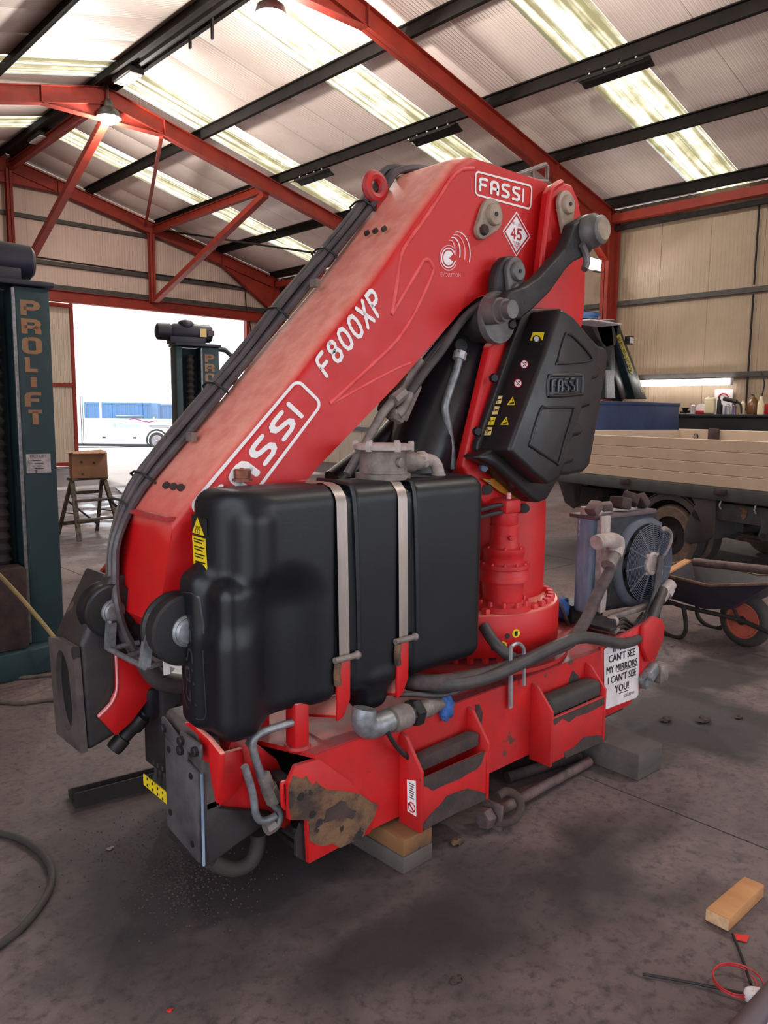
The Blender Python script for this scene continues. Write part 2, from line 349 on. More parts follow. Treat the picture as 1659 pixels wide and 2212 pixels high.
for a in ((1.35, 2.35, .62, .62, .35), (1.6, 1.55, .5, .25, .6), (2.0, 2.6, .7, .5, .4), (2.25, 1.35, .5, .16, .7), (3.85, 1.75, .55, .45, .25), (4.6, 2.0, .5, .22, .4), (4.9, 2.9, .5, .4, .5), (8.0, 4.6, 1.4, 1.2, .4)):
    q = stain(*a); st = q if st is None else mmax(st, q)
def cmix(f, a, c, fac=None):
    x = N.new('ShaderNodeMix'); x.data_type = 'RGBA'; L.new(f, x.inputs[0])
    (L.new(a, x.inputs[6]) if not isinstance(a, tuple) else setattr(x.inputs[6], 'default_value', a))
    (L.new(c, x.inputs[7]) if not isinstance(c, tuple) else setattr(x.inputs[7], 'default_value', c)); return x.outputs[2]
ff = N.new('ShaderNodeMapRange'); ff.inputs['From Min'].default_value = .5; ff.inputs['From Max'].default_value = .66; ff.inputs['To Max'].default_value = .8; L.new(fine.outputs[0], ff.inputs['Value'])
bl = N.new('ShaderNodeTexNoise'); bl.inputs['Scale'].default_value = 7; bl.inputs['Detail'].default_value = 10; bl.inputs['Roughness'].default_value = .68; bl.inputs['Distortion'].default_value = .6; L.new(geo.outputs['Position'], bl.inputs[0])
bf = N.new('ShaderNodeMapRange'); bf.inputs['From Min'].default_value = .5; bf.inputs['From Max'].default_value = .68; bf.inputs['To Max'].default_value = .62; L.new(bl.outputs[0], bf.inputs['Value'])
c1 = cmix(ff.outputs[0], cmix(bf.outputs[0], src, S(60, 52, 58)), S(52, 45, 49))
sf = N.new('ShaderNodeMath'); sf.operation = 'MULTIPLY'; sf.inputs[1].default_value = .88; L.new(st, sf.inputs[0])
c2 = cmix(sf.outputs[0], c1, S(34, 30, 34)); L.new(c2, b.inputs['Base Color'])
wet = mmax(stain(6.5, 12.0, 3.6, 2.6, .5), stain(5.2, 8.2, 1.8, 1.6, .5))
wr = N.new('ShaderNodeMapRange'); wr.inputs['From Min'].default_value = .42; wr.inputs['From Max'].default_value = .58; L.new(wn.outputs[0], wr.inputs['Value'])
wm = N.new('ShaderNodeMath'); wm.operation = 'MULTIPLY'; L.new(wet, wm.inputs[0]); L.new(wr.outputs[0], wm.inputs[1])
rm = N.new('ShaderNodeMapRange'); rm.inputs['To Min'].default_value = .72; rm.inputs['To Max'].default_value = .2; L.new(wm.outputs[0], rm.inputs['Value'])
L.new(rm.outputs[0], b.inputs['Roughness']); M['floor'] = m
# ------------------------------------------------------------------ building shell
Y0, Y1, XL, XR, RX, SL = -6.3, 22.0, -1.6, 15.6, 7.0, .2455
def roofz(x, off=0): return 7.94 - SL*abs(x-RX) + off
# floor slabs with recessed joints
flo = struct('floor', MB().box(((XL+XR)/2, (Y0+Y1)/2, -.115), (XR-XL+.6, Y1-Y0+.6, .2)), M['underside'])
xs = [XL-.3, 2.9, 7.3, 11.7, XR+.3]; ys = [Y0-.3, -2.4, 4.65, 9.3, 13.6, 17.9, Y1+.3]
for i in range(4):
    for j in range(6):
        g = .004
        build('slab', MB().box(((xs[i]+xs[i+1])/2, (ys[j]+ys[j+1])/2, -.0075), (xs[i+1]-xs[i]-2*g, ys[j+1]-ys[j]-2*g, .015)), M['floor'], flo, angle=0)
yard = struct('yard', MB().prism([(-60, Y1+.3, -.005), (-60, Y1+4, -.005), (-60, 44, -.5), (-60, 160, -.5), (-60, 160, -.8), (-60, Y1+.3, -.8)], (160, 0, 0)), M['yard'], angle=0)
yard2 = struct('yard', MB().box((20, -26.3, -.1), (120, 39.4, .19)), M['yard'], angle=0)
yard3 = struct('yard', MB().box((-31.95, 7.8, -.1), (60, 28.6, .19)), M['yard'], angle=0)
# roof
ceil = struct('ceiling')
lights_y = [19.2, 15.35, 11.3, 7.2, 3.15, -.9, -4.95]
edges = [Y1+.1]
for ly in lights_y: edges += [ly+.5, ly-.5]
edges += [Y0]
for s in (1, -1):
    xe = XR+.2 if s > 0 else XL-.2
    for k in range(len(edges)-1):
        a, b2 = edges[k], edges[k+1]
        if k % 2:   # rooflight: trapezoid ribs along the slope
            mb = MB(); pr = [(0, 0), (.08, 0), (.11, .035), (.19, .035), (.22, 0), (.42, 0), (.45, .035), (.55, .035), (.58, 0), (.78, 0), (.81, .035), (.89, .035), (.92, 0), (1, 0)]
            vs = []
            for t, h in pr:
                y = a+(b2-a)*t
                vs += [(RX, y, roofz(RX, .2+h)), (xe, y, roofz(xe, .2+h))]
            mb.add(vs, [(2*i, 2*i+1, 2*i+3, 2*i+2) for i in range(len(pr)-1)])
            build('rooflight', mb, M['rooflight'], ceil, angle=0)
        else:
            n = max(1, round((a-b2)/1.02))
            for i in range(n):
                ya, yb = a+(b2-a)*i/n, a+(b2-a)*(i+1)/n
                mb = MB().prism([(RX, ya, roofz(RX, .2)), (xe, ya, roofz(xe, .2)), (xe, ya, roofz(xe, .26)), (RX, ya, roofz(RX, .26))], (0, yb-ya, 0))
                build('roof_panel', mb, M['roofsheet'], ceil, bevel=.007, seg=1)
build('ridge_cap', MB().prism([(RX-.2, Y0, roofz(RX, .215)), (RX, Y0, roofz(RX, .27)), (RX+.2, Y0, roofz(RX, .215)), (RX, Y0, roofz(RX, .3))], (0, Y1-Y0+.1, 0)), M['dark'], ceil)
# purlins
tr1 = struct('trim_1')
for d in (.16, 2.1, 4.15, 6.15, 8.18):
    for s in (1, -1):
        x = RX+s*d; z = roofz(x)
        mb = MB().box((x, (Y0+Y1)/2, z+.1), (.022, Y1-Y0-.05, .2)).box((x+s*.03, (Y0+Y1)/2, z+.011), (.075, Y1-Y0-.05, .02)).box((x-s*.03, (Y0+Y1)/2, z+.188), (.075, Y1-Y0-.05, .02))
        build('purlin', mb, M['purlin'], tr1, angle=0)
build('cable_tray', MB().box((RX, 8, roofz(RX)+.03), (.2, 27, .05)), M['dark'], tr1, angle=0)
build('insulation_roll', MB().tube([(RX+.02, -5, roofz(RX)+.0), (RX+.02, 14.4, roofz(RX)+.0)], .07, 8), M['dark'], tr1)
# portal frames
def ibeam(mb, a, b, h, w, t=.014, up=(0, 0, 1)):
    a = Vector(a); b = Vector(b); tt = (b-a).normalized(); u = Vector(up); x = tt.cross(u).normalized(); z = x.cross(tt)
    mb.beam(a, b, t, h, up); mb.beam(a+z*(h-t)/2, b+z*(h-t)/2, w, t, up); mb.beam(a-z*(h-t)/2, b-z*(h-t)/2, w, t, up)
    return mb
for Y in (21.75, 15.8, 9.4, 3.1, -3.2):
    fr = struct('portal_frame')
    for s in (1, -1):
        xe = RX+s*8.3; c = .168
        build('rafter', ibeam(MB(), (RX, Y, roofz(RX)-c), (xe, Y, roofz(xe)-c), .32, .17), M['orange_red'], fr, angle=0)
        build('column', ibeam(MB(), (xe, Y, 0), (xe, Y, roofz(xe)-.05), .42, .18, up=(1, 0, 0)), M['orange_red'], fr, angle=0)
        # eaves haunch
        xi = RX+s*6.2
        mb = MB().prism([(xi, Y-.007, roofz(xi)-.33), (xe-s*.2, Y-.007, roofz(xe)-.3), (xe-s*.2, Y-.007, roofz(xe)-1.05)], (0, .014, 0))
        mb.beam((xi, Y, roofz(xi)-.33), (xe-s*.2, Y, roofz(xe)-1.06), .17, .014)
        build('eaves_haunch', mb, M['orange_red'], fr, angle=0)
        for xx in (RX+s*1.25, RX+s*6.2):
            build('stiffener', MB().box((xx, Y, roofz(xx)-.165), (.012, .16, .3)), M['orange_red'], fr, angle=0)
    zb = 7.31
    mb = MB().prism([(RX-1.28, Y-.01, zb), (RX+1.28, Y-.01, zb), (RX, Y-.01, roofz(RX)-.05)], (0, .02, 0)).box((RX, Y, zb), (2.56, .17, .014))
    build('apex_haunch', mb, M['orange_red'], fr, angle=0)
    build('apex_plate', MB().box((RX, Y, zb+.28), (.03, .18, .56)), M['orange_red'], fr, angle=0)
# eaves beams, bracing and gable posts
tr2 = struct('trim_2')
for x in (15.25, -1.25):
    build('eaves_beam', MB().box((x, (Y0+Y1)/2, 5.72), (.16, Y1-Y0-.1, .17)), M['orange_red'], tr2, angle=0)
    build('eaves_trunking', MB().box((x+.18*(1 if x > 0 else -1), (Y0+Y1)/2, 5.56), (.1, Y1-Y0-.1, .09)), M['dark'], tr2, angle=0)
for x in (RX, 10.85, 3.15):
    build('gable_post', ibeam(MB(), (x, 21.7, 4.72), (x, 21.7, roofz(x)-.3), .17, .15, up=(0, 1, 0)), M['orange_red'], tr2, angle=0)
    build('raking_brace', MB().beam((x+.05, 21.6, 4.78), (x+.02, 15.9, roofz(x)-(.62 if x == RX else .34)), .16, .14), M['orange_red'], tr2, angle=0)
    build('tie_beam', ibeam(MB(), (x+.05, 21.6, roofz(x)-.24), (x+.02, 15.9, roofz(x)-.2), .2, .13), M['orange_red'], tr2, angle=0)
build('tie_rod', MB().beam((8.2, 15.8, 7.28), (10.65, 21.6, 6.86), .07, .07), M['orange_red'], tr2, angle=0)
build('tie_rod', MB().tube([(11.0, 21.6, 6.78), (15.2, 16.0, 5.62)], .028, 8), M['dark'], tr2)
build('tie_rod', MB().tube([(3.0, 21.6, 6.78), (-1.2, 16.0, 5.62)], .028, 8), M['dark'], tr2)
build('door_lintel', ibeam(MB(), (3.9, 21.85, 4.64), (15.3, 21.85, 4.64), .3, .2), M['orange_red'], tr2, angle=0)
# gable wall at the yard, with its door opening
def gable(name, Y, th, xa, xb, mt):
    g = struct(name); n = 17; w = (XR-XL+.2)/n
    for i in range(n):
        a = XL-.1+i*w; b = a+w
        for (p, q) in ([(a, b)] if not (a < xa < b or a < xb < b) else [(a, xa if a < xa < b else xb), (xa if a < xa < b else xb, b)]):
            zlo = 4.55 if xa-.01 <= p and q <= xb+.01 else 0
            top = [(q, Y, roofz(q, .19)), (p, Y, roofz(p, .19))]
            if p < RX < q: top.insert(1, (RX, Y, roofz(RX, .19)))
            build('wall_panel', MB().prism([(p, Y, zlo), (q, Y, zlo)]+top, (0, th, 0)), mt, g, bevel=.008, seg=1)
    return g
wf = gable('wall_yard', Y1+.05, .06, 4.2, 14.2, M['wallsheet_g'])
for z in (5.5, 6.62):
    hw = (roofz(RX)-z)/SL
    build('girt', MB().box((RX, Y1-.02, z), (min(17.0, 2*hw), .12, .1)), M['girt'], wf, angle=0)
build('girt', MB().box((9.3, Y1-.02, 4.88), (11.8, .14, .14)), M['girt'], wf, angle=0)
build('wall_cable', MB().tube([(7.2, Y1-.1, 5.6), (9, Y1-.1, 5.58), (11, Y1-.1, 5.57), (13.2, Y1-.1, 5.56), (14.1, Y1-.1, 5.5), (14.15, Y1-.1, 5.3), (14.2, Y1-.1, 4.8), (14.35, Y1-.1, 4.2), (14.38, Y1-.1, 3.0)], .022, 6), M['dark'], wf)
build('jamb', MB().box((14.25, Y1, 2.3), (.1, .16, 4.6)), M['orange_red'], wf, angle=0)
wb = gable('wall_back', Y0-.1, .06, 1.0, 13.0, M['wallsheet_g'])
# sliding door leaf parked on the outside
d1 = struct('door_1')
DY = 22.32
for i in range(4):
    build('door_sheet', MB().box((4.45+1.06*(i+.5), DY, 2.28), (1.06, .03, 4.5)), M['doorsheet'], d1, bevel=.006, seg=1)
for x in (4.45, 6.57, 8.0, 8.68):
    build('door_frame', MB().box((x, DY-.05, 2.28), (.09, .07, 4.5)), M['orange_red'], d1, angle=0)
for z in (.06, 2.28, 4.46):
    build('door_rail', MB().box((6.57, DY-.055, z), (4.3, .06, .1)), M['orange_red'], d1, angle=0)
# side walls
def side(name, X, th, mt, door=None):
    g = struct(name); n = 27; w = (Y1-Y0)/n
    for i in range(n):
        a = Y0+i*w+.02; zl = 4.3 if door and door[0] < a+w/2 < door[1] else 0
        build('wall_panel', MB().box((X+th/2, a+w/2, 3.0+zl/2), (abs(th), w, 6.0-zl)), mt, g, bevel=.008, seg=1)
    s = -1 if X > 0 else 1
    ya = door[1]+.1 if door else Y0+.1
    for z in (1.1, 2.4, 3.99):
        build('girt', MB().box((X+s*.05, (ya+Y1)/2, z), (.1, Y1-ya-.1, .1)), M['girt'], g, angle=0)
    return g
wr = side('wall_right', XR, .06, M['wallsheet_r'])
side('wall_left', XL, -.06, M['wallsheet_r'], (-4.2, 2.1))
build('conduit', MB().tube([(15.53, 6.42, 5.6), (15.53, 6.42, 4.08)], .02, 8), M['dark'], wr)
build('conduit', MB().tube([(15.53, 6.42, 3.9), (15.53, 6.42, 1.7)], .02, 8), M['dark'], wr)

# ------------------------------------------------------------------ lamps
def lamp_light(x, y, z, e=420):
    l = bpy.data.lights.new('pendant_or_fill_light', 'POINT'); l.energy = e; l.shadow_soft_size = .14; l.color = (1, .95, .86)
    o = bpy.data.objects.new('pendant_or_fill_light', l); COL.objects.link(o); o.location = (x, y, z)
for y in (5.9, -.6): lamp_light(7.0, y, 6.7, 300)    # unseen lights added to brighten the interior, above and behind the viewer
def pendant(x, y, z, chain, label):
    t = thing('pendant_lamp', label, 'lamp', (x, y, z), 0, 'high pendant lamps')
    build('chain', MB().tube([(x, y, z+.25), (x, y, z+chain)], .012, 6), M['lampbody'], t)
    build('cap', MB().lathe([(.05, .27), (.07, .24), (.1, .14), (.1, .1)], (x, y, z), n=16), M['lampbody'], t)
    build('shade', MB().lathe([(.1, .12), (.2, .05), (.24, -.08), (.235, -.08), (.19, .045), (.09, .11)], (x, y, z), n=24, closed=False), M['lampbody'], t)
    build('bulb', MB().sphere((x, y, z-.1), (.17, .17, .1)), M['lampglow'], t)
    lamp_light(x, y, z-.24)
    return t
p = PY(235, 246, 15.62); pendant(p.x, p.y, p.z, .55, 'lit pendant lamp hung below the apex of the red portal frame near the yard door')
p = PX(585, 22, 7.0); pendant(p.x, p.y, p.z, .4, 'round glowing pendant lamp hung in front of a rooflight at the top of the roof')
fx = PY(1286, 571, 9.25)
t = thing('floodlight', 'glaring floodlight fixed to the red column behind the crane head', 'lamp', tuple(fx))
build('housing', MB().prism([fx+Vector(v) for v in ((-.2, .02, -.12), (.2, .02, -.12), (.24, .02, .12), (-.24, .02, .12))], (0, .09, 0)), M['lampbody'], t, bevel=.01)
build('lens', MB().prism([fx+Vector(v) for v in ((-.19, .0, -.11), (.19, .0, -.11), (.23, .0, .11), (-.23, .0, .11))], (0, .02, 0)), M['lampglow'], t)
build('visor', MB().box(fx+Vector((0, -.06, -.15)), (.3, .14, .015)), M['lampbody'], t)
build('bracket', MB().tube([fx+Vector((0, .1, 0)), fx+Vector((.1, .14, .1)), fx+Vector((.2, .12, .05))], .015, 6), M['lampbody'], t)
fl = PY(592, 686, 21.6)
t = thing('floodlight', 'small unlit floodlight at the corner where the red lintel meets the column', 'lamp', tuple(fl))
build('housing', MB().box(fl, (.36, .12, .26)), M['lampbody'], t, bevel=.01); build('lens', MB().box(fl+Vector((-.02, -.065, .0)), (.3, .01, .2)), M['whitep'], t); build('bracket', MB().tube([fl+Vector((-.1, 0, -.13)), fl+Vector((-.14, 0, -.3))], .02, 6), M['lampbody'], t)
l = bpy.data.lights.new('floodlight_beam', 'SPOT'); l.energy = 260; l.spot_size = R(120); l.shadow_soft_size = .15
o = bpy.data.objects.new('floodlight_beam', l); COL.objects.link(o); o.location = fx+Vector((-.05, -.2, -.02)); o.rotation_euler = Vector((-.75, -.35, -.8)).to_track_quat('-Z', 'Y').to_euler()
t = thing('strip_light', 'long glowing fluorescent strip light on the cream wall above the bench', 'lamp', (15.42, 7.65, 2.24))
build('casing', MB().box((15.48, 7.65, 2.28), (.05, 1.95, .1)), M['whitep'], t, bevel=.01); build('diffuser', MB().box((15.42, 7.65, 2.26), (.08, 1.92, .13)), M['tubeglow'], t, bevel=.03, seg=3)
for y in (6.68, 8.62): build('end_cap', MB().box((15.42, y, 2.26), (.09, .03, .14)), M['whitep'], t, bevel=.01)
for y, la in ((14.5, 'dark unlit batten light under the purlin, nearest the pendant frame'), (10.75, 'dark unlit batten light under the purlin behind the red boom head'), (6.95, 'dark unlit batten light under the purlin crossing the wide rooflight')):
    z = roofz(11.15)-.13
    t = thing('batten_light', la, 'lamp', (11.15, y, z), 0, 'unlit batten lights under the purlins')
    build('spine', MB().box((11.15, y, z+.05), (.1, 1.2, .06)), M['dark'], t, bevel=.008)
    for s in (-1, 1): build('reflector', MB().prism([(11.15+s*.05, y-.6, z+.03), (11.15+s*.17, y-.6, z-.03), (11.15+s*.17, y-.6, z-.015), (11.15+s*.05, y-.6, z+.05)], (0, 1.2, 0)), M['dark'], t)
    for q in (-.4, -.13, .13, .4): build('clip', MB().sphere((11.12, y+q, z+.09), .018, 8, 5), M['whitep'], t)
for (px, py, Yq, la) in ((265, 150, 14.75, 'small louvred light fitting in the ridge just above the red apex'), (96, 268, 19.4, 'small louvred light fitting in the ridge near the gable end')):
    q = PY(px, py, Yq); q.x = RX; z = roofz(RX)-.12
    t = thing('louvred_light', la, 'lamp', (RX, Yq, z)); build('body', MB().box((RX, Yq, z+.03), (.3, .75, .1)), M['dark'], t, bevel=.01)
    for k in range(6): build('louvre', MB().box((RX, Yq-.3+.12*k, z-.03), (.24, .09, .03)), M['white'], t)
for (px, py, la) in ((410, 60, 'dark steel strap hanging from the ridge purlin, the longer of two'), (458, 38, 'dark steel strap hanging from the ridge purlin, the shorter of two')):
    q = PX(px, py, RX+.12); single('hanging_strap', MB().box((q.x, q.y, q.z+.05), (.03, .06, .75)), M['dark'], la, 'strap')
# ------------------------------------------------------------------ lettering helpers
ROUND = {
 'F': ([(0, 0), (0, .8), (.06, .94), (.2, 1), (.6, 1)], [(0, .5), (.5, .5)]),
 'A': ([(0, 0), (0, .74), (.07, .93), (.22, 1), (.38, 1), (.53, .93), (.6, .74), (.6, 0)], [(0, .4), (.6, .4)]),
 'S': ([(.58, 1), (.2, 1), (.06, .94), (.0, .78), (.06, .6), (.2, .53), (.4, .47), (.54, .4), (.6, .24), (.54, .07), (.4, 0), (.02, 0)],),
 'I': ([(0, 0), (0, 1)],),
 '8': ([(.3, 1), (.12, .94), (.05, .77), (.12, .6), (.3, .54), (.48, .6), (.55, .77), (.48, .94), (.3, 1)], [(.3, .54), (.08, .46), (0, .27), (.09, .07), (.3, 0), (.51, .07), (.6, .27), (.52, .46), (.3, .54)]),
 '0': ([(.3, 1), (.1, .92), (0, .65), (0, .35), (.1, .08), (.3, 0), (.5, .08), (.6, .35), (.6, .65), (.5, .92), (.3, 1)],),
 'X': ([(0, 0), (.6, 1)], [(0, 1), (.6, 0)]),
 'P': ([(0, 0), (0, 1), (.4, 1), (.54, .93), (.6, .77), (.54, .58), (.4, .5), (0, .5)],),
 'R': ([(0, 0), (0, 1), (.45, 1), (.56, .92), (.6, .75), (.56, .6), (.45, .5), (0, .5)], [(.4, .5), (.55, .42), (.6, .3), (.6, 0)]),
 'O': ([(.15, 1), (.03, .92), (0, .8), (0, .2), (.03, .08), (.15, 0), (.45, 0), (.57, .08), (.6, .2), (.6, .8), (.57, .92), (.45, 1), (.15, 1)],),
 'L': ([(0, 1), (0, 0), (.55, 0)],), 'T': ([(0, 1), (.6, 1)], [(.3, 1), (.3, 0)]),
 'U': ([(0, 1), (0, .2), (.06, .05), (.2, 0), (.4, 0), (.54, .05), (.6, .2), (.6, 1)],), 'N': ([(0, 0), (0, 1), (.6, 0), (.6, 1)],),
 '4': ([(.45, 0), (.45, 1), (0, .3), (.62, .3)],), '5': ([(.55, 1), (.08, 1), (.04, .55), (.3, .62), (.52, .52), (.58, .3), (.5, .08), (.3, 0), (.03, .05)],),
}
def ribbon(mb, pts, w, f, closed=False, cap=True, th=0):
    """flat stroke of width w (in letter units) mapped to 3D by f(u, v)"""
    n = len(pts); P2 = [Vector((a, b)) for a, b in pts]; o = []
    for i in range(n):
        a = P2[(i-1) % n] if (i > 0 or closed) else P2[i]; c = P2[(i+1) % n] if (i < n-1 or closed) else P2[i]
        t1 = (P2[i]-a); t2 = (c-P2[i]); t1 = t1.normalized() if t1.length > 1e-6 else t2.normalized(); t2 = t2.normalized() if t2.length > 1e-6 else t1
        t = (t1+t2); t = t.normalized() if t.length > 1e-3 else t1
        nr = Vector((-t.y, t.x)); k = 1/max(.5, nr.dot(Vector((-t1.y, t1.x))))
        o.append((P2[i]+nr*w/2*k, P2[i]-nr*w/2*k))
    vs = [f(q.x, q.y) for pr in o for q in pr]
    m = n if closed else n-1
    mb.add(vs, [(2*i, 2*i+1, (2*i+3) % (2*n), (2*i+2) % (2*n)) for i in range(m)])
    if cap and not closed:
        for e, s in ((0, -1), (n-1, 1)):
            t = (P2[1]-P2[0]).normalized() if e == 0 else (P2[-1]-P2[-2]).normalized()
            nr = Vector((-t.y, t.x)); arc = [P2[e] + (nr*math.cos(a)+t*s*math.sin(a))*w/2 for a in [math.pi*k/6 for k in range(7)]]
            mb.add([f(q.x, q.y) for q in arc], [tuple(range(7))])
    return mb
def quadmap(bl, br, tl, tr):
    bl, br, tl, tr = map(Vector, (bl, br, tl, tr))
    return lambda u, v: bl*(1-u)*(1-v)+br*u*(1-v)+tl*(1-u)*v+tr*u*v
def rtext(mb, s, f, w=.16, gap=.3, x0=0, x1=1, y0=0, y1=1, cap=True):
    """letters s filling u in x0..x1, v in y0..y1 of map f"""
    wd = [0 if c == 'I' else .6 for c in s]; tot = sum(wd)+gap*(len(s)-1)+w
    sx = (x1-x0)/tot; sy = (y1-y0)/(1+w); x = w/2
    for c, d in zip(s, wd):
        for st in ROUND[c]:
            ribbon(mb, [(x+a, w/2+b) for a, b in st], w, lambda u, v: f(x0+u*sx, y0+v*sy), cap=cap)
        x += d+gap
    return mb
def rrect(w, h, r, k=5, x=0, y=0):
    o = []
    for cx, cy, a0 in ((w-r, h-r, 0), (r, h-r, 90), (r, r, 180), (w-r, r, 270)):
        for i in range(k+1):
            a = R(a0+90*i/k); o.append((x+cx+r*math.cos(a), y+cy+r*math.sin(a)))
    return o
def bftext(body, size, origin, ux, uy, align='CENTER', bold=0):
    cu = bpy.data.curves.new('t', 'FONT'); cu.offset = bold; cu.body = body; cu.size = 1; cu.align_x = align; cu.resolution_u = 2
    o = bpy.data.objects.new('t', cu); COL.objects.link(o)
    me = bpy.data.meshes.new_from_object(o.evaluated_get(bpy.context.evaluated_depsgraph_get()))
    ux = Vector(ux).normalized()*size; uy = Vector(uy).normalized()*size; org = Vector(origin)
    mb = MB(); mb.add([org+ux*v.co.x+uy*v.co.y for v in me.vertices], [tuple(p.vertices) for p in me.polygons])
    bpy.data.objects.remove(o); bpy.data.curves.remove(cu); bpy.data.meshes.remove(me); return mb

# ================================================================== THE CRANE
CR = thing('lorry_crane', 'large red folded lorry loader crane standing on timber blocks', 'crane', (2.4, 2.3, .14))
YB = 1.90         # front plate of the base
def plate(name, pts, Y, dy, mt, parent=CR, **k):
    return build(name, MB().prism([PY(x, y, Y) for x, y in pts], (0, dy, 0)), mt, parent, **k)
def wpl(name, xz, Y, dy, mt, parent=CR, **k):
    return build(name, MB().prism([(x, Y, z) for x, z in xz], (0, dy, 0)), mt, parent, **k)
# ---- base beam
base = wpl('base_beam', [(1.47, .50), (3.22, .50), (3.22, .15), (1.47, .15)], YB, .02, M['red_worn'])
build('top_plate', MB().prism([(1.47, YB+.004, .486), (3.5, YB+.004, .486), (3.5, 2.85, .486), (1.40, 2.85, .486), (1.38, 2.15, .486)], (0, 0, .016)), M['red_worn'], base)
build('rear_plate', MB().box((2.45, 2.84, .32), (2.0, .02, .34)), M['red_worn'], base)
build('bottom_plate', MB().box((2.45, 2.37, .155), (1.9, .93, .016)), M['underside'], base)
build('inner_rib', MB().box((1.75, 2.37, .32), (.02, .9, .33)), M['underside'], base)
plate('foot_plate', [(640, 1655), (690, 1640), (760, 1690), (812, 1762), (800, 1800), (735, 1830), (668, 1866), (663, 1772), (626, 1772), (624, 1692)], YB-.006, .02, M['red_worn'], bevel=.002)
# flaked paint with bare rust on the front plate
plate('rust_patch', [(633, 1676), (643, 1678), (652, 1684), (662, 1676), (668, 1688), (677, 1698), (684, 1688), (692, 1697), (706, 1706), (732, 1708), (757, 1711), (780, 1716), (800, 1732), (816, 1737), (812, 1757), (805, 1772), (793, 1790), (784, 1809), (760, 1820), (735, 1832), (718, 1822), (700, 1828), (682, 1824), (669, 1816), (668, 1782), (663, 1772), (630, 1770), (625, 1740), (625, 1700)], YB-.0085, .004, M['rust'])
plate('rust_patch', [(706, 1749), (722, 1741), (737, 1729), (748, 1733), (752, 1746), (770, 1752), (762, 1770), (742, 1764), (720, 1772), (700, 1778)], YB-.0105, .003, M['rust_dk'])
for q in ((650, 1722), (675, 1760)):
    c = PY(*q, YB-.0098); build('bolt_hole', MB().cyl(c, c+Vector((0, .004, 0)), .013, 14), M['ink'], base)
plate('corner_angle', [(668, 1866), (663, 1775), (650, 1780), (640, 1812), (640, 1850)], YB+.02, .012, M['black_grease'])
build('foot_shelf', MB().prism([PY(590, 1795, 2.3), PY(664, 1862, 1.93), PY(664, 1850, 1.93), PY(590, 1783, 2.3)], (.012, 0, 0)), M['black_grease'], CR)
c = PY(638, 1792, 2.0)
mb = MB()
q = [PY(608, 1798, 2.06), PY(660, 1770, 2.0), PY(664, 1785, 1.95), PY(636, 1815, 1.97)]
mb.prism(q, (0, 0, .012)); lug = build('lashing_lug', mb, M['steel_dk'], CR, bevel=.003)
hc = sum(q, Vector())/4; build('lug_hole', MB().cyl(hc+Vector((0, 0, -.002)), hc+Vector((0, 0, .0145)), .02, 16), M['ink'], lug)
# stepped right end of the base
plate('end_plate', [(1300, 1398), (1330, 1380), (1395, 1345), (1414, 1334), (1430, 1338), (1437, 1352), (1434, 1380), (1414, 1432), (1382, 1491), (1360, 1523), (1309, 1548), (1300, 1545)], YB-.004, .02, M['red_worn'], bevel=.004)
plate('end_cheek', [(1392, 1352), (1414, 1331), (1433, 1338), (1438, 1356), (1420, 1420), (1402, 1432), (1390, 1400)], YB-.03, .03, M['red_worn'], bevel=.012)
build('end_plate', MB().box((3.5, 2.6, .34), (.5, .02, .28)), M['red_worn'], CR)
cl = build('lashing_cleat', MB().beam(PY(1385, 1478, YB-.02), PY(1415, 1440, YB-.02), .05, .07), M['pipe'], CR, bevel=.012)
build('cleat_block', MB().box(PY(1424, 1452, YB-.01), (.09, .07, .1)), M['castgrey'], cl, bevel=.015)
build('cleat_bolt', MB().hexbolt(PY(1400, 1462, YB-.05), (0, -1, 0), .022, .03), M['pipe'], cl)
# mounting pockets
def pocket(xa, xb, zt, zn, zl, nm, inner):
    yN = 1.795
    g = build('mounting_pocket', MB().prism([(xa+.003, yN, zn), (xb-.003, yN, zn), (xb-.003, yN, .14), (xa+.003, yN, .14)], (0, .014, 0)), M['red_worn'], CR, bevel=.003)
    for x in (xa, xb-.014):
        mb = MB().prism([(x, YB, zt), (x, YB-.03, zt-.01), (x, yN-.004, zn+.03), (x, yN-.004, .13), (x, YB, .13)], (.014, 0, 0))
        build('side_plate', mb, M['red_worn'], g, bevel=.002)
    return g
g1 = pocket(1.85, 2.225, .47, .325, .14, 'l', True)
g2 = pocket(2.625, 3.045, .47, .34, .14, 'r', False)
def pat(pts, par, Y, th=.003, m='rust_dk'):
    build('rust_patch', MB().prism([PY(x, y, Y) for x, y in pts], (0, th, 0)), M[m], par)
pat([(907, 1684), (1048, 1624), (1040, 1650), (1030, 1662), (1010, 1672), (995, 1682), (975, 1690), (958, 1697), (935, 1708), (922, 1700), (912, 1698)], g1, 1.7925)
pat([(912, 1785), (930, 1760), (955, 1735), (965, 1720), (985, 1712), (1010, 1704), (1030, 1708), (1053, 1716), (1054, 1726), (985, 1757), (918, 1792)], g1, 1.7925)
pat([(1192, 1556), (1310, 1505), (1308, 1520), (1270, 1540), (1245, 1548), (1230, 1560), (1215, 1552), (1200, 1566)], g2, 1.7925)
pat([(1219, 1625), (1240, 1615), (1262, 1592), (1290, 1588), (1311, 1591), (1311, 1599), (1222, 1638)], g2, 1.7925)
pat([(1184, 1512), (1195, 1490), (1206, 1508), (1222, 1505), (1230, 1470), (1238, 1448), (1250, 1460), (1252, 1485), (1262, 1495), (1285, 1500), (1270, 1512), (1188, 1530)], CR, YB-.0025)
pat([(1028, 1522), (1036, 1522), (1043, 1540), (1040, 1570), (1030, 1560)], CR, YB-.0025)
build('wedge_bar', MB().beam((1.87, 1.85, .36), (2.2, 1.85, .365), .05, .05), M['rust_dk'], g1, bevel=.006)
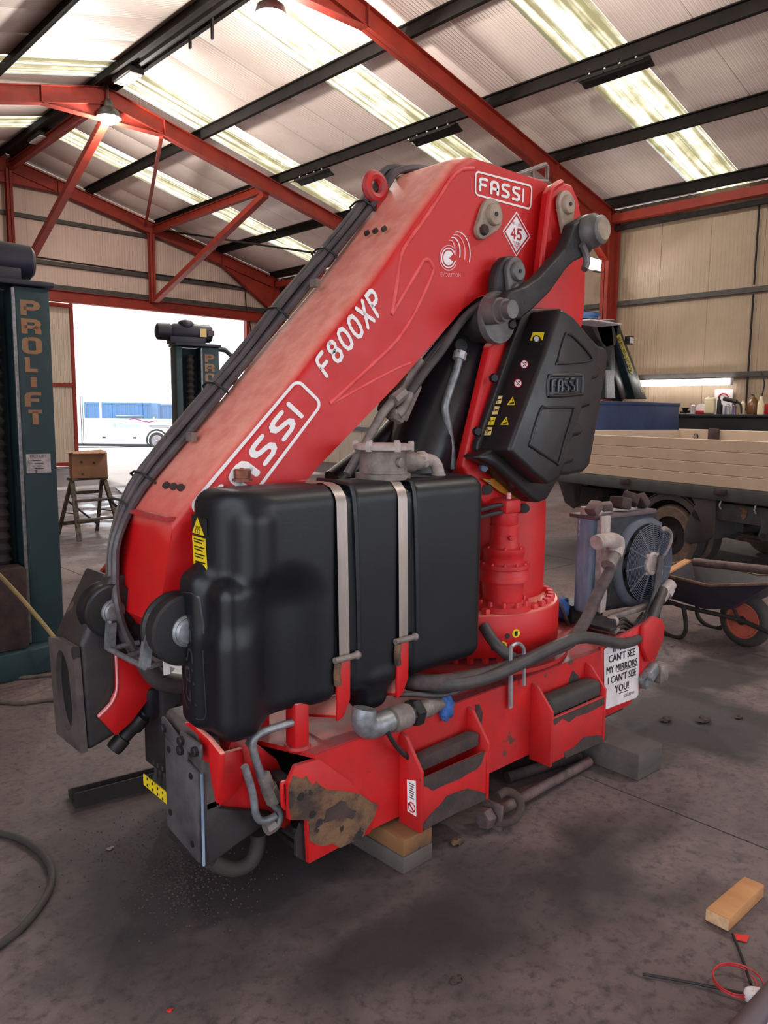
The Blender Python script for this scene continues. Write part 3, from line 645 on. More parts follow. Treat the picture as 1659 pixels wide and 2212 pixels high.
build('rubber_pad', MB().box((2.83, 1.845, .375), (.38, .085, .075)), M['rubber'], g2, bevel=.02, seg=3)
# stickers on the base
def sticker(name, pts, Y, mt, par, th=.0015): return build(name, MB().prism([PY(x, y, Y) for x, y in pts], (0, th, 0)), mt, par)
sg = sticker('mirror_sign', [(1305, 1404), (1312, 1398), (1375, 1392), (1380, 1398), (1379, 1500), (1375, 1507), (1310, 1532), (1306, 1528)], YB-.0085, M['whitep'], CR)
bl, br, tl, tr = (PY(x, y, YB-.0095) for x, y in ((1306, 1530), (1379, 1502), (1306, 1398), (1379, 1391)))
up = (tl-bl).normalized(); rt = (br-bl).normalized()
H = (tl-bl).length; Wd = (br-bl).length
for txt, v, sz in (('IF YOU', .90, .052), ("CAN'T SEE", .74, .05), ('MY MIRRORS', .56, .047), ("I CAN'T SEE", .38, .048), ('YOU!', .19, .052)):
    mb = bftext(txt, sz*1.06, bl+(br-bl)*.5+up*H*v*.97, rt, up); m2 = bftext(txt, sz*1.06, bl+(br-bl)*.5+up*(H*v*.97+.0015)+rt*.0028+Vector((0, -.0003, 0)), rt, up); mb.add(m2.v, m2.f)
    build('lettering', mb, M['ink'], sg, angle=0)
for u0, u1, v in ((.35, .98, .525), (.38, .7, .15)):
    build('underline', MB().prism([bl+rt*Wd*u0+up*H*v, bl+rt*Wd*u1+up*H*v, bl+rt*Wd*u1+up*H*(v+.012), bl+rt*Wd*u0+up*H*(v+.012)], (0, .0005, 0)), M['ink'], sg, angle=0)
build('lettering', bftext('safetrim', .03, bl+(br-bl)*.72+up*H*.06, rt, up), M['ink'], sg, angle=0)
xs_ = 1.8475
s2 = build('warning_sticker', MB().prism([PX(x, y, xs_) for x, y in ((879, 1684), (898, 1687), (899, 1764), (880, 1752))], (.001, 0, 0)), M['white'], CR)
c = PX(889, 1744, xs_-.001)
mb = MB().ring(c, (1, 0, 0), .017, .0025, 20, 4).beam(c+Vector((0, .012, .012)), c+Vector((0, -.012, -.012)), .004, .004)
build('prohibition_mark', mb, M['inkred'], s2)
for k in range(7): build('text_line', MB().box(PX(889, 1694+k*5, xs_-.0008), (.0005, .026-.004*(k % 3), .003)), M['ink'], s2)
# ---- outrigger housing at the left
plate('outrigger_housing', [(500, 1600), (562, 1612), (600, 1640), (626, 1700), (632, 1795), (588, 1786), (520, 1768), (472, 1755), (466, 1700)], 2.06, .5, M['red_worn'], bevel=.01)
# red plate curling round the outrigger leg
mb = MB().prism([PY(x, y, 2.03) for x, y in ((464, 1640), (476, 1630), (526, 1616), (529, 1640), (524, 1690), (514, 1708), (470, 1746), (463, 1738))], (0, .02, 0))
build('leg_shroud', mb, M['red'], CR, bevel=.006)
o1 = PX(374, 1578, 1.16)
sh = [PX(x, y, 1.14) for x, y in ((374, 1600), (375, 1573), (384, 1563), (412, 1557), (425, 1575), (448, 1595), (476, 1630), (470, 1690), (466, 1740), (455, 1690), (450, 1650), (430, 1640), (400, 1610))]
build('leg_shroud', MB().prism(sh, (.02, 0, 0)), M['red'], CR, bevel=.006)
# outrigger leg box
X0, X1, Ya, Yb_ = 1.135, 1.46, 2.03, 2.27
lb = build('outrigger_leg', MB().prism([(X0, Ya, .185), (1.40, Ya, .255), (1.40, Ya, .272), (1.19, Ya, .365), (1.19, Ya, .40), (X0, Ya, .40)], (0, Yb_-Ya, 0)), M['black_grease'], CR, bevel=.008)
build('leg_cap', MB().prism([(X0+.0, y, z) for y, z in ((Ya, .36), (Ya, .575), (Ya+.03, .615), (Yb_-.02, .64), (Yb_, .62), (Yb_, .36))], (.07, 0, 0)), M['browngrease'], lb, bevel=.018, seg=3)
build('cover_plate', MB().prism([(X0-.012, y, z) for y, z in ((Ya+.012, .20), (Ya+.012, .5), (Yb_-.02, .55), (Yb_-.02, .24))], (.012, 0, 0)), M['wornsteel'], lb, bevel=.004)
for y, z in ((Ya+.05, .475), (Yb_-.05, .515), (Ya+.05, .25), (Yb_-.05, .3)): build('cover_screw', MB().cyl((X0-.014, y, z), (X0-.008, y, z), .011, 12), M['ink'], lb)
build('edge_weld', MB().tube([(X0-.004, Ya-.004, .2), (X0-.004, Ya-.004, .5)], .005, 8), M['bluetank'], lb)
def clamp(xc, ya, za, yb, zb):
    cpl = build('clamp_plate', MB().prism([(xc, ya, za-.025), (xc, yb, zb-.025), (xc, yb, zb+.025), (xc, ya, za+.025)], (-.014, 0, 0)), M['wornsteel'], lb, bevel=.006)
    for y, z in ((ya+(yb-ya)*.15, za+(zb-za)*.15), (ya+(yb-ya)*.85, za+(zb-za)*.85)): build('bolt', MB().hexbolt((xc-.014, y, z), (-1, 0, 0), .016, .014), M['steel_dk'], cpl)
clamp(X0-.014, Ya+.05, .55, Yb_-.03, .6)
p, q = PX(396, 1592, 1.12), PX(440, 1625, 1.12); clamp(1.12, q.y, q.z, p.y, p.z)
lp = [PY(x, y, 2.1) for x, y in ((455, 1858), (480, 1872), (510, 1876), (540, 1862), (556, 1830), (558, 1800))]
build('hanging_hose_loop', MB().tube(lp, .027, 10), M['rubber'], lb)
# valve block, lever bank, ball valve and its yellow chart
vb = PX(335, 1620, 1.22)
v = build('valve_block', MB().box((1.26, 2.47, .5), (.14, .15, .32)), M['steel_dk'], CR, bevel=.012)
build('valve_cap', MB().box((1.2, 2.47, .6), (.1, .11, .11)), M['black_gloss'], v, bevel=.02)
build('bracket_plate', MB().prism([(1.2, 2.40, .68), (1.34, 2.40, .68), (1.34, 2.36, .4), (1.33, 2.36, .4), (1.33, 2.39, .665), (1.2, 2.39, .665)], (0, .14, 0)), M['pipe'], v, bevel=.003)
bv = [PX(x, y, 1.14) for x, y in ((244, 1618), (270, 1614), (300, 1610), (330, 1600))]
a, b_ = PY(244, 1620, 2.5), Vector((1.2, 2.47, .585))
d = (b_-a).normalized(); L_ = (b_-a).length
bvp = build('ball_valve', MB().lathe([(.026, 0), (.03, .01), (.03, .05), (.024, .052), (.026, .09), (.034, .1), (.034, .14), (.024, .15), (.024, L_)], a, d, 12), M['steel_dk'], v)
e = a+d*.12; build('valve_lever', MB().beam(e+Vector((0, 0, .05)), e+d*.11+Vector((0, 0, .035)), .03, .008), M['castgrey'], bvp)
build('valve_stem', MB().cyl(e, e+Vector((0, 0, .065)), .012, 10), M['steel_dk'], bvp)
ye = build('lever_chart', MB().prism([PX(x, y, 1.13) for x, y in ((309, 1672), (310, 1695), (369, 1745), (369, 1720))], (.004, 0, 0)), M['yellow'], v)
for k in range(5):
    for j in range(2):
        q = PX(318+11*k, 1686+10*k-3+13*j, 1.1285); build('chart_mark', MB().box(q, (.001, .006, .009)), M['ink'], ye)
for k in range(3):
    q = PX(338+9*k, 1672+7*k, 1.2)
    build('lever_boot', MB().lathe([(.022, 0), (.024, .012), (.018, .02), (.02, .03), (.014, .04), (.016, .05), (.008, .06), (.008, .1), (.011, .1), (.011, .115)], q-Vector((0, 0, .06)), n=12), M['rubber'], v)
pp = [PX(x, y, 1.26) for x, y in ((372, 1600), (371, 1560), (371, 1520), (374, 1508), (382, 1508), (384, 1525))]
build('bent_pipe', MB().tube(pp, .011, 8), M['pipe'], v)
for (q, s) in (((378, 1530), .022), ((362, 1560), .02), ((398, 1548), .018)): build('plug', MB().cyl(PX(*q, 1.25), PX(q[0]+14, q[1]+4, 1.25), s*.8, 10), M['black_gloss'], v)
build('brass_fitting', MB().cyl(PX(395, 1565, 1.27), PX(395, 1543, 1.27), .012, 8), M['copper'], v)
build('grey_cylinder', MB().cyl(PY(335, 1480, 2.5), PY(400, 1500, 2.5)+Vector((.25, 0, -.1)), .075, 20), M['pin_gr'], CR)
# hydraulic pipes in front of the left end
for nm, Y, pts, r in (('steel_pipe', 1.97, ((528, 1655), (545, 1710), (552, 1755), (562, 1772), (580, 1770), (595, 1762)), .0125), ('steel_pipe', 1.98, ((632, 1560), (600, 1570), (560, 1585), (546, 1605), (552, 1640), (570, 1690), (580, 1725), (598, 1745), (604, 1765), (596, 1785), (582, 1794)), .0135), ('steel_pipe', 2.0, ((536, 1602), (545, 1615), (560, 1670), (574, 1700)), .0125)):
    pr = build(nm, MB().tube([PY(x, y, Y) for x, y in pts], r, 10), M['pipe'], CR)
    if len(pts) > 8:
        for (a, b_, rr) in (((569, 1675), (580, 1702), .024), ((580, 1700), (592, 1728), .028), ((574, 1792), (592, 1780), .022)): build('pipe_fitting', MB().cyl(PY(*a, 1.975), PY(*b_, 1.975), rr, 8), M['castgrey'], pr)
build('pipe_clamp', MB().box(PY(600, 1700, 2.02), (.05, .06, .1)), M['rust_dk'], CR, bevel=.01)
rl = [PY(x, y, 1.92) for x, y in ((626, 1692), (612, 1690), (609, 1700), (611, 1735), (617, 1745), (626, 1748))]
build('side_loop', MB().tube(rl, .008, 8), M['red'], CR)
build('pump_lump', MB().sphere(PY(592, 1660, 2.2), (.08, .1, .06)), M['steel_dk'], CR); build('pump_body', MB().cyl(PY(585, 1675, 2.15), PY(635, 1660, 2.15), .05, 16), M['black_gloss'], CR)
# ---- slew ring
RC = Vector((2.76, 2.40, 0)); RR = .435
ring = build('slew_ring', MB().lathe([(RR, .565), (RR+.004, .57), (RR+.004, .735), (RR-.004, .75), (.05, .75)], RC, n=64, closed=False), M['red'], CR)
build('ring_foot', MB().lathe([(RR+.05, .5), (RR+.05, .52), (RR-.05, .535), (RR-.08, .57)], RC, n=64, closed=False), M['red_worn'], ring)
bt0 = None
for k in range(40):
    a = 2*math.pi*k/40; ca, sa = math.cos(a), math.sin(a)
    q = RC+Vector((ca*(RR-.035), sa*(RR-.035), .75))
    if bt0 is None:
        bt0 = build('ring_bolt', MB().hexbolt((0, 0, 0), (0, 0, 1), .021, .024), M['red_cast'], ring, local=True); bt0.location = ring_loc = q-WM[CR.name].translation
        bt1 = build('lower_bolt', MB().hexbolt((0, 0, 0), (0, 0, -1), .017, .03), M['red_cast'], ring, local=True); bt1.location = RC+Vector((ca*(RR-.022), sa*(RR-.022), .566))-WM[CR.name].translation
    else:
        copyobj(bt0, ring, q-WM[CR.name].translation); copyobj(bt1, ring, RC+Vector((ca*(RR-.022), sa*(RR-.022), .566))-WM[CR.name].translation)
for (q, nm) in (((1096, 1374), 'h'), ((1066, 1400), 'h')):
    d0 = ray(*q); A = d0.x**2+d0.y**2; B = -2*(d0.x*RC.x+d0.y*RC.y); Cc = RC.x**2+RC.y**2-(RR+.004)**2
    t_ = (-B-math.sqrt(B*B-4*A*Cc))/2/A; hit = EYE+d0*t_; nn = Vector((hit.x-RC.x, hit.y-RC.y, 0)).normalized()
    build('grease_hole', MB().cyl(hit-nn*.002, hit+nn*.0015, .012, 14), M['ink'], ring)
    d2 = Vector((-nn.y, nn.x, 0)); c2 = hit+d2*.042; c2 = RC+Vector((c2.x-RC.x, c2.y-RC.y, 0)).normalized()*(RR+.0045)+Vector((0, 0, hit.z+.008)); n2 = Vector((c2.x-RC.x, c2.y-RC.y, 0)).normalized()
    st_ = build('grease_label', MB().cyl(c2-n2*.001, c2+n2*.001, .019, 18), M['yellow'], ring)
    build('label_mark', MB().box(c2+n2*.0015, (.012, .006, .02)), M['ink'], st_)
# ---- column (mast)
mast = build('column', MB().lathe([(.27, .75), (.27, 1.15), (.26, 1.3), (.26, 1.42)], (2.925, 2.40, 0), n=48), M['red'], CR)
cheek = [(1188, 415), (1197, 398), (1214, 392), (1236, 399), (1250, 430), (1262, 500), (1266, 600), (1262, 680), (1235, 850), (1205, 960), (1178, 1040), (1165, 1110), (1060, 1110), (1035, 1075), (1000, 1010), (1062, 745), (1110, 690), (1162, 640)]
for Y, nm in ((2.14, 'column_cheek'), (2.62, 'column_cheek')):
    pts = [PY(x, y, 2.14) for x, y in cheek]
    for p in pts: p.y = Y
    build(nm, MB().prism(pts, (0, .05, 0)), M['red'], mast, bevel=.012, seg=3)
rib = [PY(x, y, 2.13) for x, y in ((1160, 645), (1170, 560), (1180, 480), (1187, 420), (1197, 402), (1212, 394))]
build('cheek_flange', MB().tube(rib, .014, 8), M['red'], mast)
build('column_web', MB().prism([PY(x, y, 2.18) for x, y in ((1075, 760), (1262, 640), (1235, 850), (1178, 1040), (1040, 1060), (1010, 1010))], (0, .44, 0)), M['red'], mast)
# ---- boom
BY0, BY1 = 2.20, 2.58
fp = [(1.157, 1.262), (1.326, 1.438), (1.545, 1.652), (1.745, 1.866), (1.962, 2.085), (2.211, 2.373), (2.405, 2.600), (2.47, 2.632), (3.03, 2.632), (3.12, 2.58), (3.12, 2.30), (2.86, 2.15)]
lo = [(1062, 634), (1035, 640), (1000, 668), (930, 748), (860, 828), (770, 922), (690, 1005)]
fp += [(PY(x, y, BY0).x, PY(x, y, BY0).z) for x, y in lo] + [(1.56, 1.26), (1.40, 1.12), (1.33, .98), (1.24, .90), (1.13, .885), (1.085, .94), (1.11, 1.06)]
ntop = 8
def topedge(e):
    a, b2 = (v.co for v in e.verts); w = WM[CR.name].translation
    return abs(a.y-b2.y) < 1e-4 and a.z+w.z > 1.255 and b2.z+w.z > 1.255 and a.z+w.z - (a.x+w.x)*1.04 > .0 and b2.z+w.z - (b2.x+w.x)*1.04 > .0
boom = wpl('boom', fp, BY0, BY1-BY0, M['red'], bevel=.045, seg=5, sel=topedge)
F_ = lambda x, y, dy=.0015: PY(x, y, BY0-dy)
def bead(pts, r=.009, nm='stiffening_rib'):
    p = [PY(x, y, BY0) for x, y in pts]; mb = MB()
    mb.tube(p, r, 8); mb.v = [Vector((q.x, BY0+(q.y-BY0)*.6, q.z)) for q in mb.v]; return build(nm, mb, M['rib'], boom)
bead(((1024, 364), (998, 366), (975, 386), (945, 432), (908, 486), (878, 528), (866, 556), (858, 612), (848, 676)))
bead(((846, 680), (905, 580), (915, 563), (926, 562), (935, 575), (934, 592), (900, 668), (866, 724), (838, 756), (780, 810), (713, 872)))
bead(((713, 874), (800, 826), (858, 796), (888, 784)), .005, 'seam_line')
# end face below the fold
build('fold_lip', MB().beam((1.150, BY0+.02, 1.262), (1.150, BY1-.02, 1.262), .03, .012), M['red_edge'], boom)
# bolts through the top face
tv = Vector((1.0, 0, 1.07)).normalized(); nv = Vector((-1.07, 0, 1.0)).normalized()
for (s0, k) in ((.115, 3), (1.42, 3)):
    for j in range(k):
        q = Vector((1.157, 0, 1.262))+tv*s0+nv*.002; q.y = BY0+.10+.05*j
        build('top_bolt', MB().hexbolt(q, nv, .013, .014), M['rust_dk'], boom)
eye = PY(815, 410, 2.5)
mb = MB().ring(eye+Vector((0, .015, .015)), (0, 1, 0), .045, .022, 28, 8).prism([eye+Vector(v) for v in ((.0, 0, -.03), (.045, 0, -.01), (.08, 0, -.08), (.05, 0, -.13), (-.0, 0, -.12))], (0, .03, 0))
build('lifting_eye', mb, M['red_edge'], boom)
# decals on the boom face
def fassi(name, BL, BR_, TL, TR_, par, Yoff=.0022, frame=True, w=.15):
    f = quadmap(*(PY(*q, BY0-Yoff) for q in (BL, BR_, TL, TR_)))
    wd = ((f(1, .5)-f(0, .5)).length)/((f(.5, 1)-f(.5, 0)).length)
    g = lambda u, v: f(u/wd, v)
    o = None
    mb = MB(); ribbon(mb, rrect(wd, 1, .2), .085, g, closed=True); o = build(name, mb, M['white'], par, angle=0)
    for i, ch in enumerate('FASSI'):
        mb = MB(); x0 = .2+i*(wd-.4-.05)/4.55; rtext(mb, ch, lambda u, v: g(x0+u, .19+v*.62), w=.235, x0=0, x1=.235*.62/1.235 if ch == 'I' else (wd-.4)/5.6)
        build('letter', mb, M['white'], o, angle=0)
    return o
fassi('maker_badge', (1027, 420), (1146, 452), (1028, 370), (1149, 402), boom)
fassi('maker_badge', (490, 1145), (695, 872), (410, 1096), (642, 820), boom)
f = quadmap(*(PY(*q, BY0-.002) for q in ((706, 818), (834, 668), (677, 778), (804, 616))))
for i, ch in enumerate('F800XP'):
    mb = MB(); rtext(mb, ch, f, w=.2, x0=i*.171, x1=i*.171+.138); build('model_letter', mb, M['white'], boom, angle=0)
# rounded logo of a pointer in rings
cx, cy = 969, 557
def circ(rx, ry, a0, a1, n=24): return [(cx+rx*math.cos(R(a0+(a1-a0)*i/n)), cy-ry*math.sin(R(a0+(a1-a0)*i/n))) for i in range(n+1)]
def pxrib(mb, pts, w): return ribbon(mb, [(x, -y) for x, y in pts], w, lambda u, v: PY(u, -v, BY0-.002))
lg = build('dial_logo', pxrib(MB(), circ(19, 27, 40, 330), 2.2), M['pinkline'], boom, angle=0)
build('dial_ring', pxrib(MB(), circ(15, 21, 20, 340), 2.4), M['white'], lg, angle=0)
build('dial_disc', MB().prism([PY(x, y, BY0-.0022) for x, y in circ(11, 16, 30, 330)+[(cx+1, cy+1)]], (0, .001, 0)), M['white'], lg, angle=0)
for k in range(4):
    a = [(cx+4+9.5*k*.55+(10+7*k*.8)*math.cos(R(t)), cy-24-2*k-(0)+ (26+9*k)*(1-math.sin(R(t)))*.9-14-4*k) for t in range(100, -25, -8)]
    build('dial_arc', pxrib(MB(), a, 2.6-.2*k), M['white' if k % 2 else 'pinkline'], lg, angle=0)
ux = (PY(1000, 580, BY0)-PY(960, 600, BY0)).normalized(); uy = Vector((-ux.z, 0, ux.x))
build('lettering', bftext('EVOLUTION', .022, PY(974, 598, BY0-.002), (1, 0, .1), (-.1, 0, 1)), M['pinkline'], lg, angle=0)
# diamond anniversary plate
dm = [(1116, 457), (1146, 511), (1115, 554), (1086, 499)]
dl = build('diamond_sticker', MB().prism([PY(x, y, BY0-.0018) for x, y in dm], (0, .0012, 0)), M['white'], boom, angle=0)
cxm, cym = 1116, 505.5
mb = MB(); pxrib_ = [(cxm+(x-cxm)*.86, cym+(y-cym)*.86) for x, y in dm]
ribbon(mb, [(x, -y) for x, y in pxrib_], 3.2, lambda u, v: PY(u, -v, BY0-.0025), closed=True); build('diamond_border', mb, M['inkred'], dl, angle=0)
f = quadmap(*(PY(*q, BY0-.0026) for q in ((1103, 515), (1127, 521), (1104, 489), (1128, 495))))
mb = MB(); rtext(mb, '45', f, w=.2); build('number', mb, M['inkred'], dl, angle=0)
for s_, q, z_ in (('1965 - 2010', (1116, 487), .018), ('YEARS', (1115, 529), .02), ('AT WORK', (1115, 537), .02)): build('lettering', bftext(s_, z_, PY(*q, BY0-.0026), (1, 0, -.08), (.08, 0, 1)), M['inkred'], dl, angle=0)
# pins and their keeper plates
def keeper(name, c, r1, e, r2, Y, m, par, th=.022):
    c = PY(*c, Y); e = PY(*e, Y); a = math.atan2((e-c).z, (e-c).x); L_ = (e-c).length; k = math.asin(max(-1, min(1, (r1-r2)/L_))); pts = []
    for i in range(17):
        t = a+math.pi/2-k+(2*math.pi-math.pi+2*k)*i/16; pts.append(c+Vector((math.cos(t), 0, math.sin(t)))*r1)
    for i in range(9):
        t = a-math.pi/2+k+(math.pi-2*k)*i/8; pts.append(e+Vector((math.cos(t), 0, math.sin(t)))*r2)
    o = build(name, MB().prism(pts, (0, -th, 0)), m, par, bevel=.004)
    build('pin_boss', MB().lathe([(r1*.68, 0), (r1*.68, .012), (r1*.6, .018)], c+Vector((0, -th, 0)), (0, -1, 0), 28), m, o)
    build('pin_centre', MB().cyl(c+Vector((0, -th-.018, 0)), c+Vector((0, -th-.022, 0)), r1*.14, 12), M['steel_dk'], o)
    build('keeper_bolt', MB().hexbolt(e+Vector((0, -th, 0)), (0, -1, 0), r2*.62, .02), M['rust_dk'] if m == M['pin'] else m, o); return o
keeper('pin_keeper', (1056, 466), .066, (1034, 499), .036, BY0, M['pin'], boom)
keeper('pin_keeper', (1217, 444), .062, (1219, 499), .034, 2.13, M['pin'], mast, .02)
# link between boom, cylinder and column
lk = build('boom_link', MB().prism([PY(x, y, 2.12) for x, y in ((1070, 640), (1072, 600), (1080, 570), (1095, 553), (1112, 552), (1126, 570), (1124, 600), (1110, 640), (1090, 690), (1060, 720), (1045, 700), (1062, 670))], (0, .05, 0)), M['steel_dk'], CR, bevel=.012, seg=3)
keeper('pin_keeper', (1107, 588), .06, (1103, 626), .036, 2.12, M['pin_gr'], lk)
lev = [(1262, 470), (1275, 461), (1288, 466), (1296, 490), (1292, 520), (1278, 545), (1262, 555), (1240, 566), (1225, 580), (1190, 630), (1165, 655), (1150, 670), (1125, 690), (1095, 690), (1088, 650), (1105, 628), (1135, 618), (1165, 598), (1200, 560), (1222, 535), (1232, 510), (1240, 482)]
lv = build('lever_arm', MB().prism([PY(x, y, 2.03) for x, y in lev], (0, .06, 0)), M['steel_dk'], CR, bevel=.012, seg=3)
c = PY(1271, 501, 2.03)
build('lever_pin', MB().lathe([(.075, 0), (.075, -.035), (.062, -.05), (.062, -.07), (.05, -.078)], c, (0, 1, 0), 32), M['pin_gr'], lv)
build('pin_face', MB().lathe([(.05, 0), (.046, .006)], c+Vector((0, -.078, 0)), (0, -1, 0), 24), M['pin'], lv)
for q, r in (((1244, 531), .014), ((1135, 653), .009)):
    cc = PY(*q, 2.029); build('lever_hole', MB().cyl(cc, cc+Vector((0, .003, 0)), r, 14), M['ink'], lv)
build('hook_strap', MB().tube([PY(x, y, 2.02) for x, y in ((1256, 528), (1264, 545), (1268, 566), (1262, 582))], .016, 8), M['pin_gr'], lv)
c = PY(1088, 690, 2.03)
build('hub_disc', MB().lathe([(.104, 0), (.108, .008), (.108, .03), (.1, .038)], PY(1080, 686, 2.095), (0, 1, 0), 40), M['pin_gr'], lv)
build('hub_shaft', MB().lathe([(.036, 0), (.036, .03), (.044, .032), (.044, .06), (.052, .062), (.052, .12)], PY(1108, 668, 1.965), (0, 1, 0), 28), M['pin_gr'], lv)
build('cylinder_barrel_end', MB().lathe([(.078, .0), (.082, .01), (.082, .24), (.1, .25), (.1, .30)], PY(1065, 696, 2.135), (0, 1, 0), 36), M['steel_dk'], lv)
# lift cylinder
axd = Vector((.46, 0, .86)).normalized(); ct = PY(1003, 735, 2.36)+Vector((-.02, 0, -.0))
cyl = build('lift_cylinder', MB().lathe([(.14, 0), (.155, -.015), (.16, -.03), (.16, -1.1)], ct+Vector((.0, 0, -.02)), axd, 40), M['black_gloss'], CR)
build('gland_rim', MB().ring(ct+Vector((0, 0, -.02))-axd*.015, axd, .15, .01, 40, 6), M['steel_dk'], cyl)
build('rod', MB().cyl(ct-axd*.02, ct+axd*.12, .09, 24), M['steel_dk'], cyl)
yc = 2.215
pc = [PY(x, y, yc) for x, y in ((994, 764), (986, 800), (965, 862), (962, 890), (972, 945), (978, 1012))]
pi = build('feed_pipe', MB().tube(pc, .017, 12), M['pipe'], cyl)
build('pipe_nut', MB().cyl(PY(991, 776, yc), PY(995, 760, yc), .028, 8), M['alu'], pi)
build('port', MB().lathe([(.032, 0), (.03, .006)], PY(995, 747, 2.228), (-.25, -1, .15), 20), M['ink'], cyl)
# hoses and fittings between boom and cylinder
vs_ = build('load_valve', MB().beam(PY(880, 820, 2.26), PY(845, 900, 2.26), .1, .1), M['castgrey'], boom, bevel=.012)
build('hose', MB().tube([PY(x, y, 2.19) for x, y in ((1085, 640), (1045, 655), (1000, 690), (950, 762), (920, 800), (885, 850))], .018, 10), M['hose'], vs_)
build('hose_end', MB().tube([PY(x, y, 2.19) for x, y in ((885, 850), (872, 878), (858, 898))], .021, 10), M['castgrey'], vs_)
build('hose', MB().tube([PY(x, y, 2.2) for x, y in ((870, 845), (845, 870), (825, 895), (805, 930), (785, 965), (762, 1005), (750, 1025))], .0175, 10), M['castgrey'], vs_)
build('fitting', MB().cyl(PY(850, 866, 2.19), PY(872, 848, 2.19), .026, 8), M['castgrey'], vs_)
build('fitting', MB().cyl(PY(866, 905, 2.2), PY(846, 893, 2.2), .024, 8), M['castgrey'], vs_)
build('fitting', MB().cyl(PY(905, 780, 2.24), PY(876, 822, 2.24), .03, 10), M['castgrey'], vs_)
build('hose', MB().tube([PY(x, y, 2.3) for x, y in ((1075, 640), (1030, 652), (1005, 672), (940, 750), (890, 810))], .016, 8), M['hose'], vs_)
build('hose', MB().tube([PY(x, y, 2.45) for x, y in ((890, 880), (840, 940), (790, 985), (720, 1040))], .05, 10), M['black_gloss'], vs_)
# cable bundle along the far upper edge
def along(s0, y, h): q = Vector((1.157, y, 1.262))+tv*s0+nv*h; return q
for k, (y, h, r) in enumerate(((2.512, .014, .014), (2.542, .016, .016), (2.57, .016, .015), (2.556, .042, .014), (2.598, .02, .02), (2.53, .04, .012))):
    low = [PY(x_-k*2, y_, y-.1 if y_ > 1290 else y-.04) for x_, y_ in ((318, 1425), (292, 1405), (268, 1360), (252, 1300), (249, 1230), (256, 1160))]
    pts = low+[along(s, y, h+.006*math.sin(s*9+k)) for s in (.08, .35, .7, 1.05, 1.4, 1.7)]
    if k < 4: pts += [along(1.83, y, h+.01), Vector((2.52, y, 2.66)), Vector((2.62, y, 2.66))]
    build('cable', MB().tube(pts, r, 8), M['castgrey'] if k == 4 else M['cable'], boom)
for s0 in (.0, .12, .55, .95, 1.3, 1.6):
    a = along(s0, 2.492, .0); build('cable_tie', MB().tube([a, a+nv*.026+Vector((0, .006, 0)), a+nv*.056+Vector((0, .03, 0)), a+nv*.058+Vector((0, .075, 0)), a+nv*.042+Vector((0, .128, 0)), a+nv*.0+Vector((0, .132, 0))], .0045, 6, smooth=0), M['ink'], boom)
for s0 in (.32, 1.12): build('tie_clip', MB().box(along(s0, 2.46, .02), (.02, .04, .03)), M['castgrey'], boom)
# hose guard rails at the head
hr = [PY(x, y, 2.45) for x, y in ((1105, 382), (1178, 355), (1182, 360), (1182, 392), (1120, 392))]
h1 = build('hose_guard', MB().tube(hr, .011, 8, smooth=0), M['castgrey'], boom)
for x in (1126, 1153): build('guard_bar', MB().tube([PY(x, 395-(x-1100)*.05, 2.45), PY(x-4, 378-(x-1105)*.36, 2.45)], .009, 8), M['castgrey'], h1)
build('guard_foot', MB().box(PY(1150, 398, 2.45), (.12, .05, .05)), M['red_edge'], h1, bevel=.01)
build('hose', MB().tube([PY(x, y, 2.42) for x, y in ((1035, 362), (1055, 362), (1080, 372), (1105, 385))], .022, 8), M['hose'], boom)
# hose sheaves and cage at the boom foot
def sheave(c, y, m1, k=1, nm='hose_sheave'):
    L = lambda pr: [(r*k, h) for r, h in pr]
    g = build(nm, MB().lathe(L([(.17, -.02), (.178, -.018), (.178, -.008), (.165, 0), (.165, .04), (.178, .048), (.178, .058)]), (c[0], y, c[1]), (0, 1, 0), 48), m1, CR)
    build('sheave_face', MB().lathe(L([(.16, 0), (.1, .004)]), (c[0], y-.021, c[1]), (0, -1, 0), 40), M['ink'], g)
    build('bearing_cap', MB().lathe(L([(.08, 0), (.08, .008), (.07, .014), (.066, .012), (.055, .02), (.02, .022)]), (c[0], y-.023, c[1]), (0, -1, 0), 36), M['pipe'], g); return g
q = PY(401, 1362, 2.11); sheave((q.x, q.z), 2.13, M['steel_dk'], .62); q = PY(243, 1320, 2.43); sheave((q.x, q.z), 2.45, M['black_gloss'], .5)
cg = [PY(x, y, 2.16) for x, y in ((325, 1322), (322, 1335), (310, 1440), (352, 1432))]
rods = (((327, 1318), (313, 1440), 2.18, 2.18), ((238, 1340), (236, 1402), 2.41, 2.41), ((236, 1402), (313, 1442), 2.41, 2.18), ((245, 1400), (300, 1388), 2.41, 2.41), ((275, 1418), (312, 1408), 2.35, 2.36), ((300, 1426), (320, 1418), 2.25, 2.25), ((313, 1442), (352, 1432), 2.18, 2.2), ((352, 1432), (300, 1403), 2.2, 2.41))
mb = MB()
for a, b_, ya, yb in rods: mb.tube([PY(*a, ya), PY(*b_, yb)], .009, 8)
mb.beam(PY(326, 1325, 2.18), PY(312, 1440, 2.18), .02, .03).beam(PY(240, 1345, 2.41), PY(237, 1402, 2.41), .02, .03)
build('hose_cage', mb, M['pipe'], CR)
build('big_hose', MB().tube([PY(x, y, 2.4) for x, y in ((300, 1400), (330, 1455), (365, 1475), (420, 1480))], .035, 10), M['hose'], CR)
build('big_hose', MB().tube([PY(x, y, 2.5) for x, y in ((248, 1240), (252, 1290), (268, 1350), (290, 1400), (312, 1415))], .04, 10), M['hose'], CR)
build('tag', MB().box(PY(360, 1440, 2.15), (.02, .004, .05)), M['whitep'], CR)
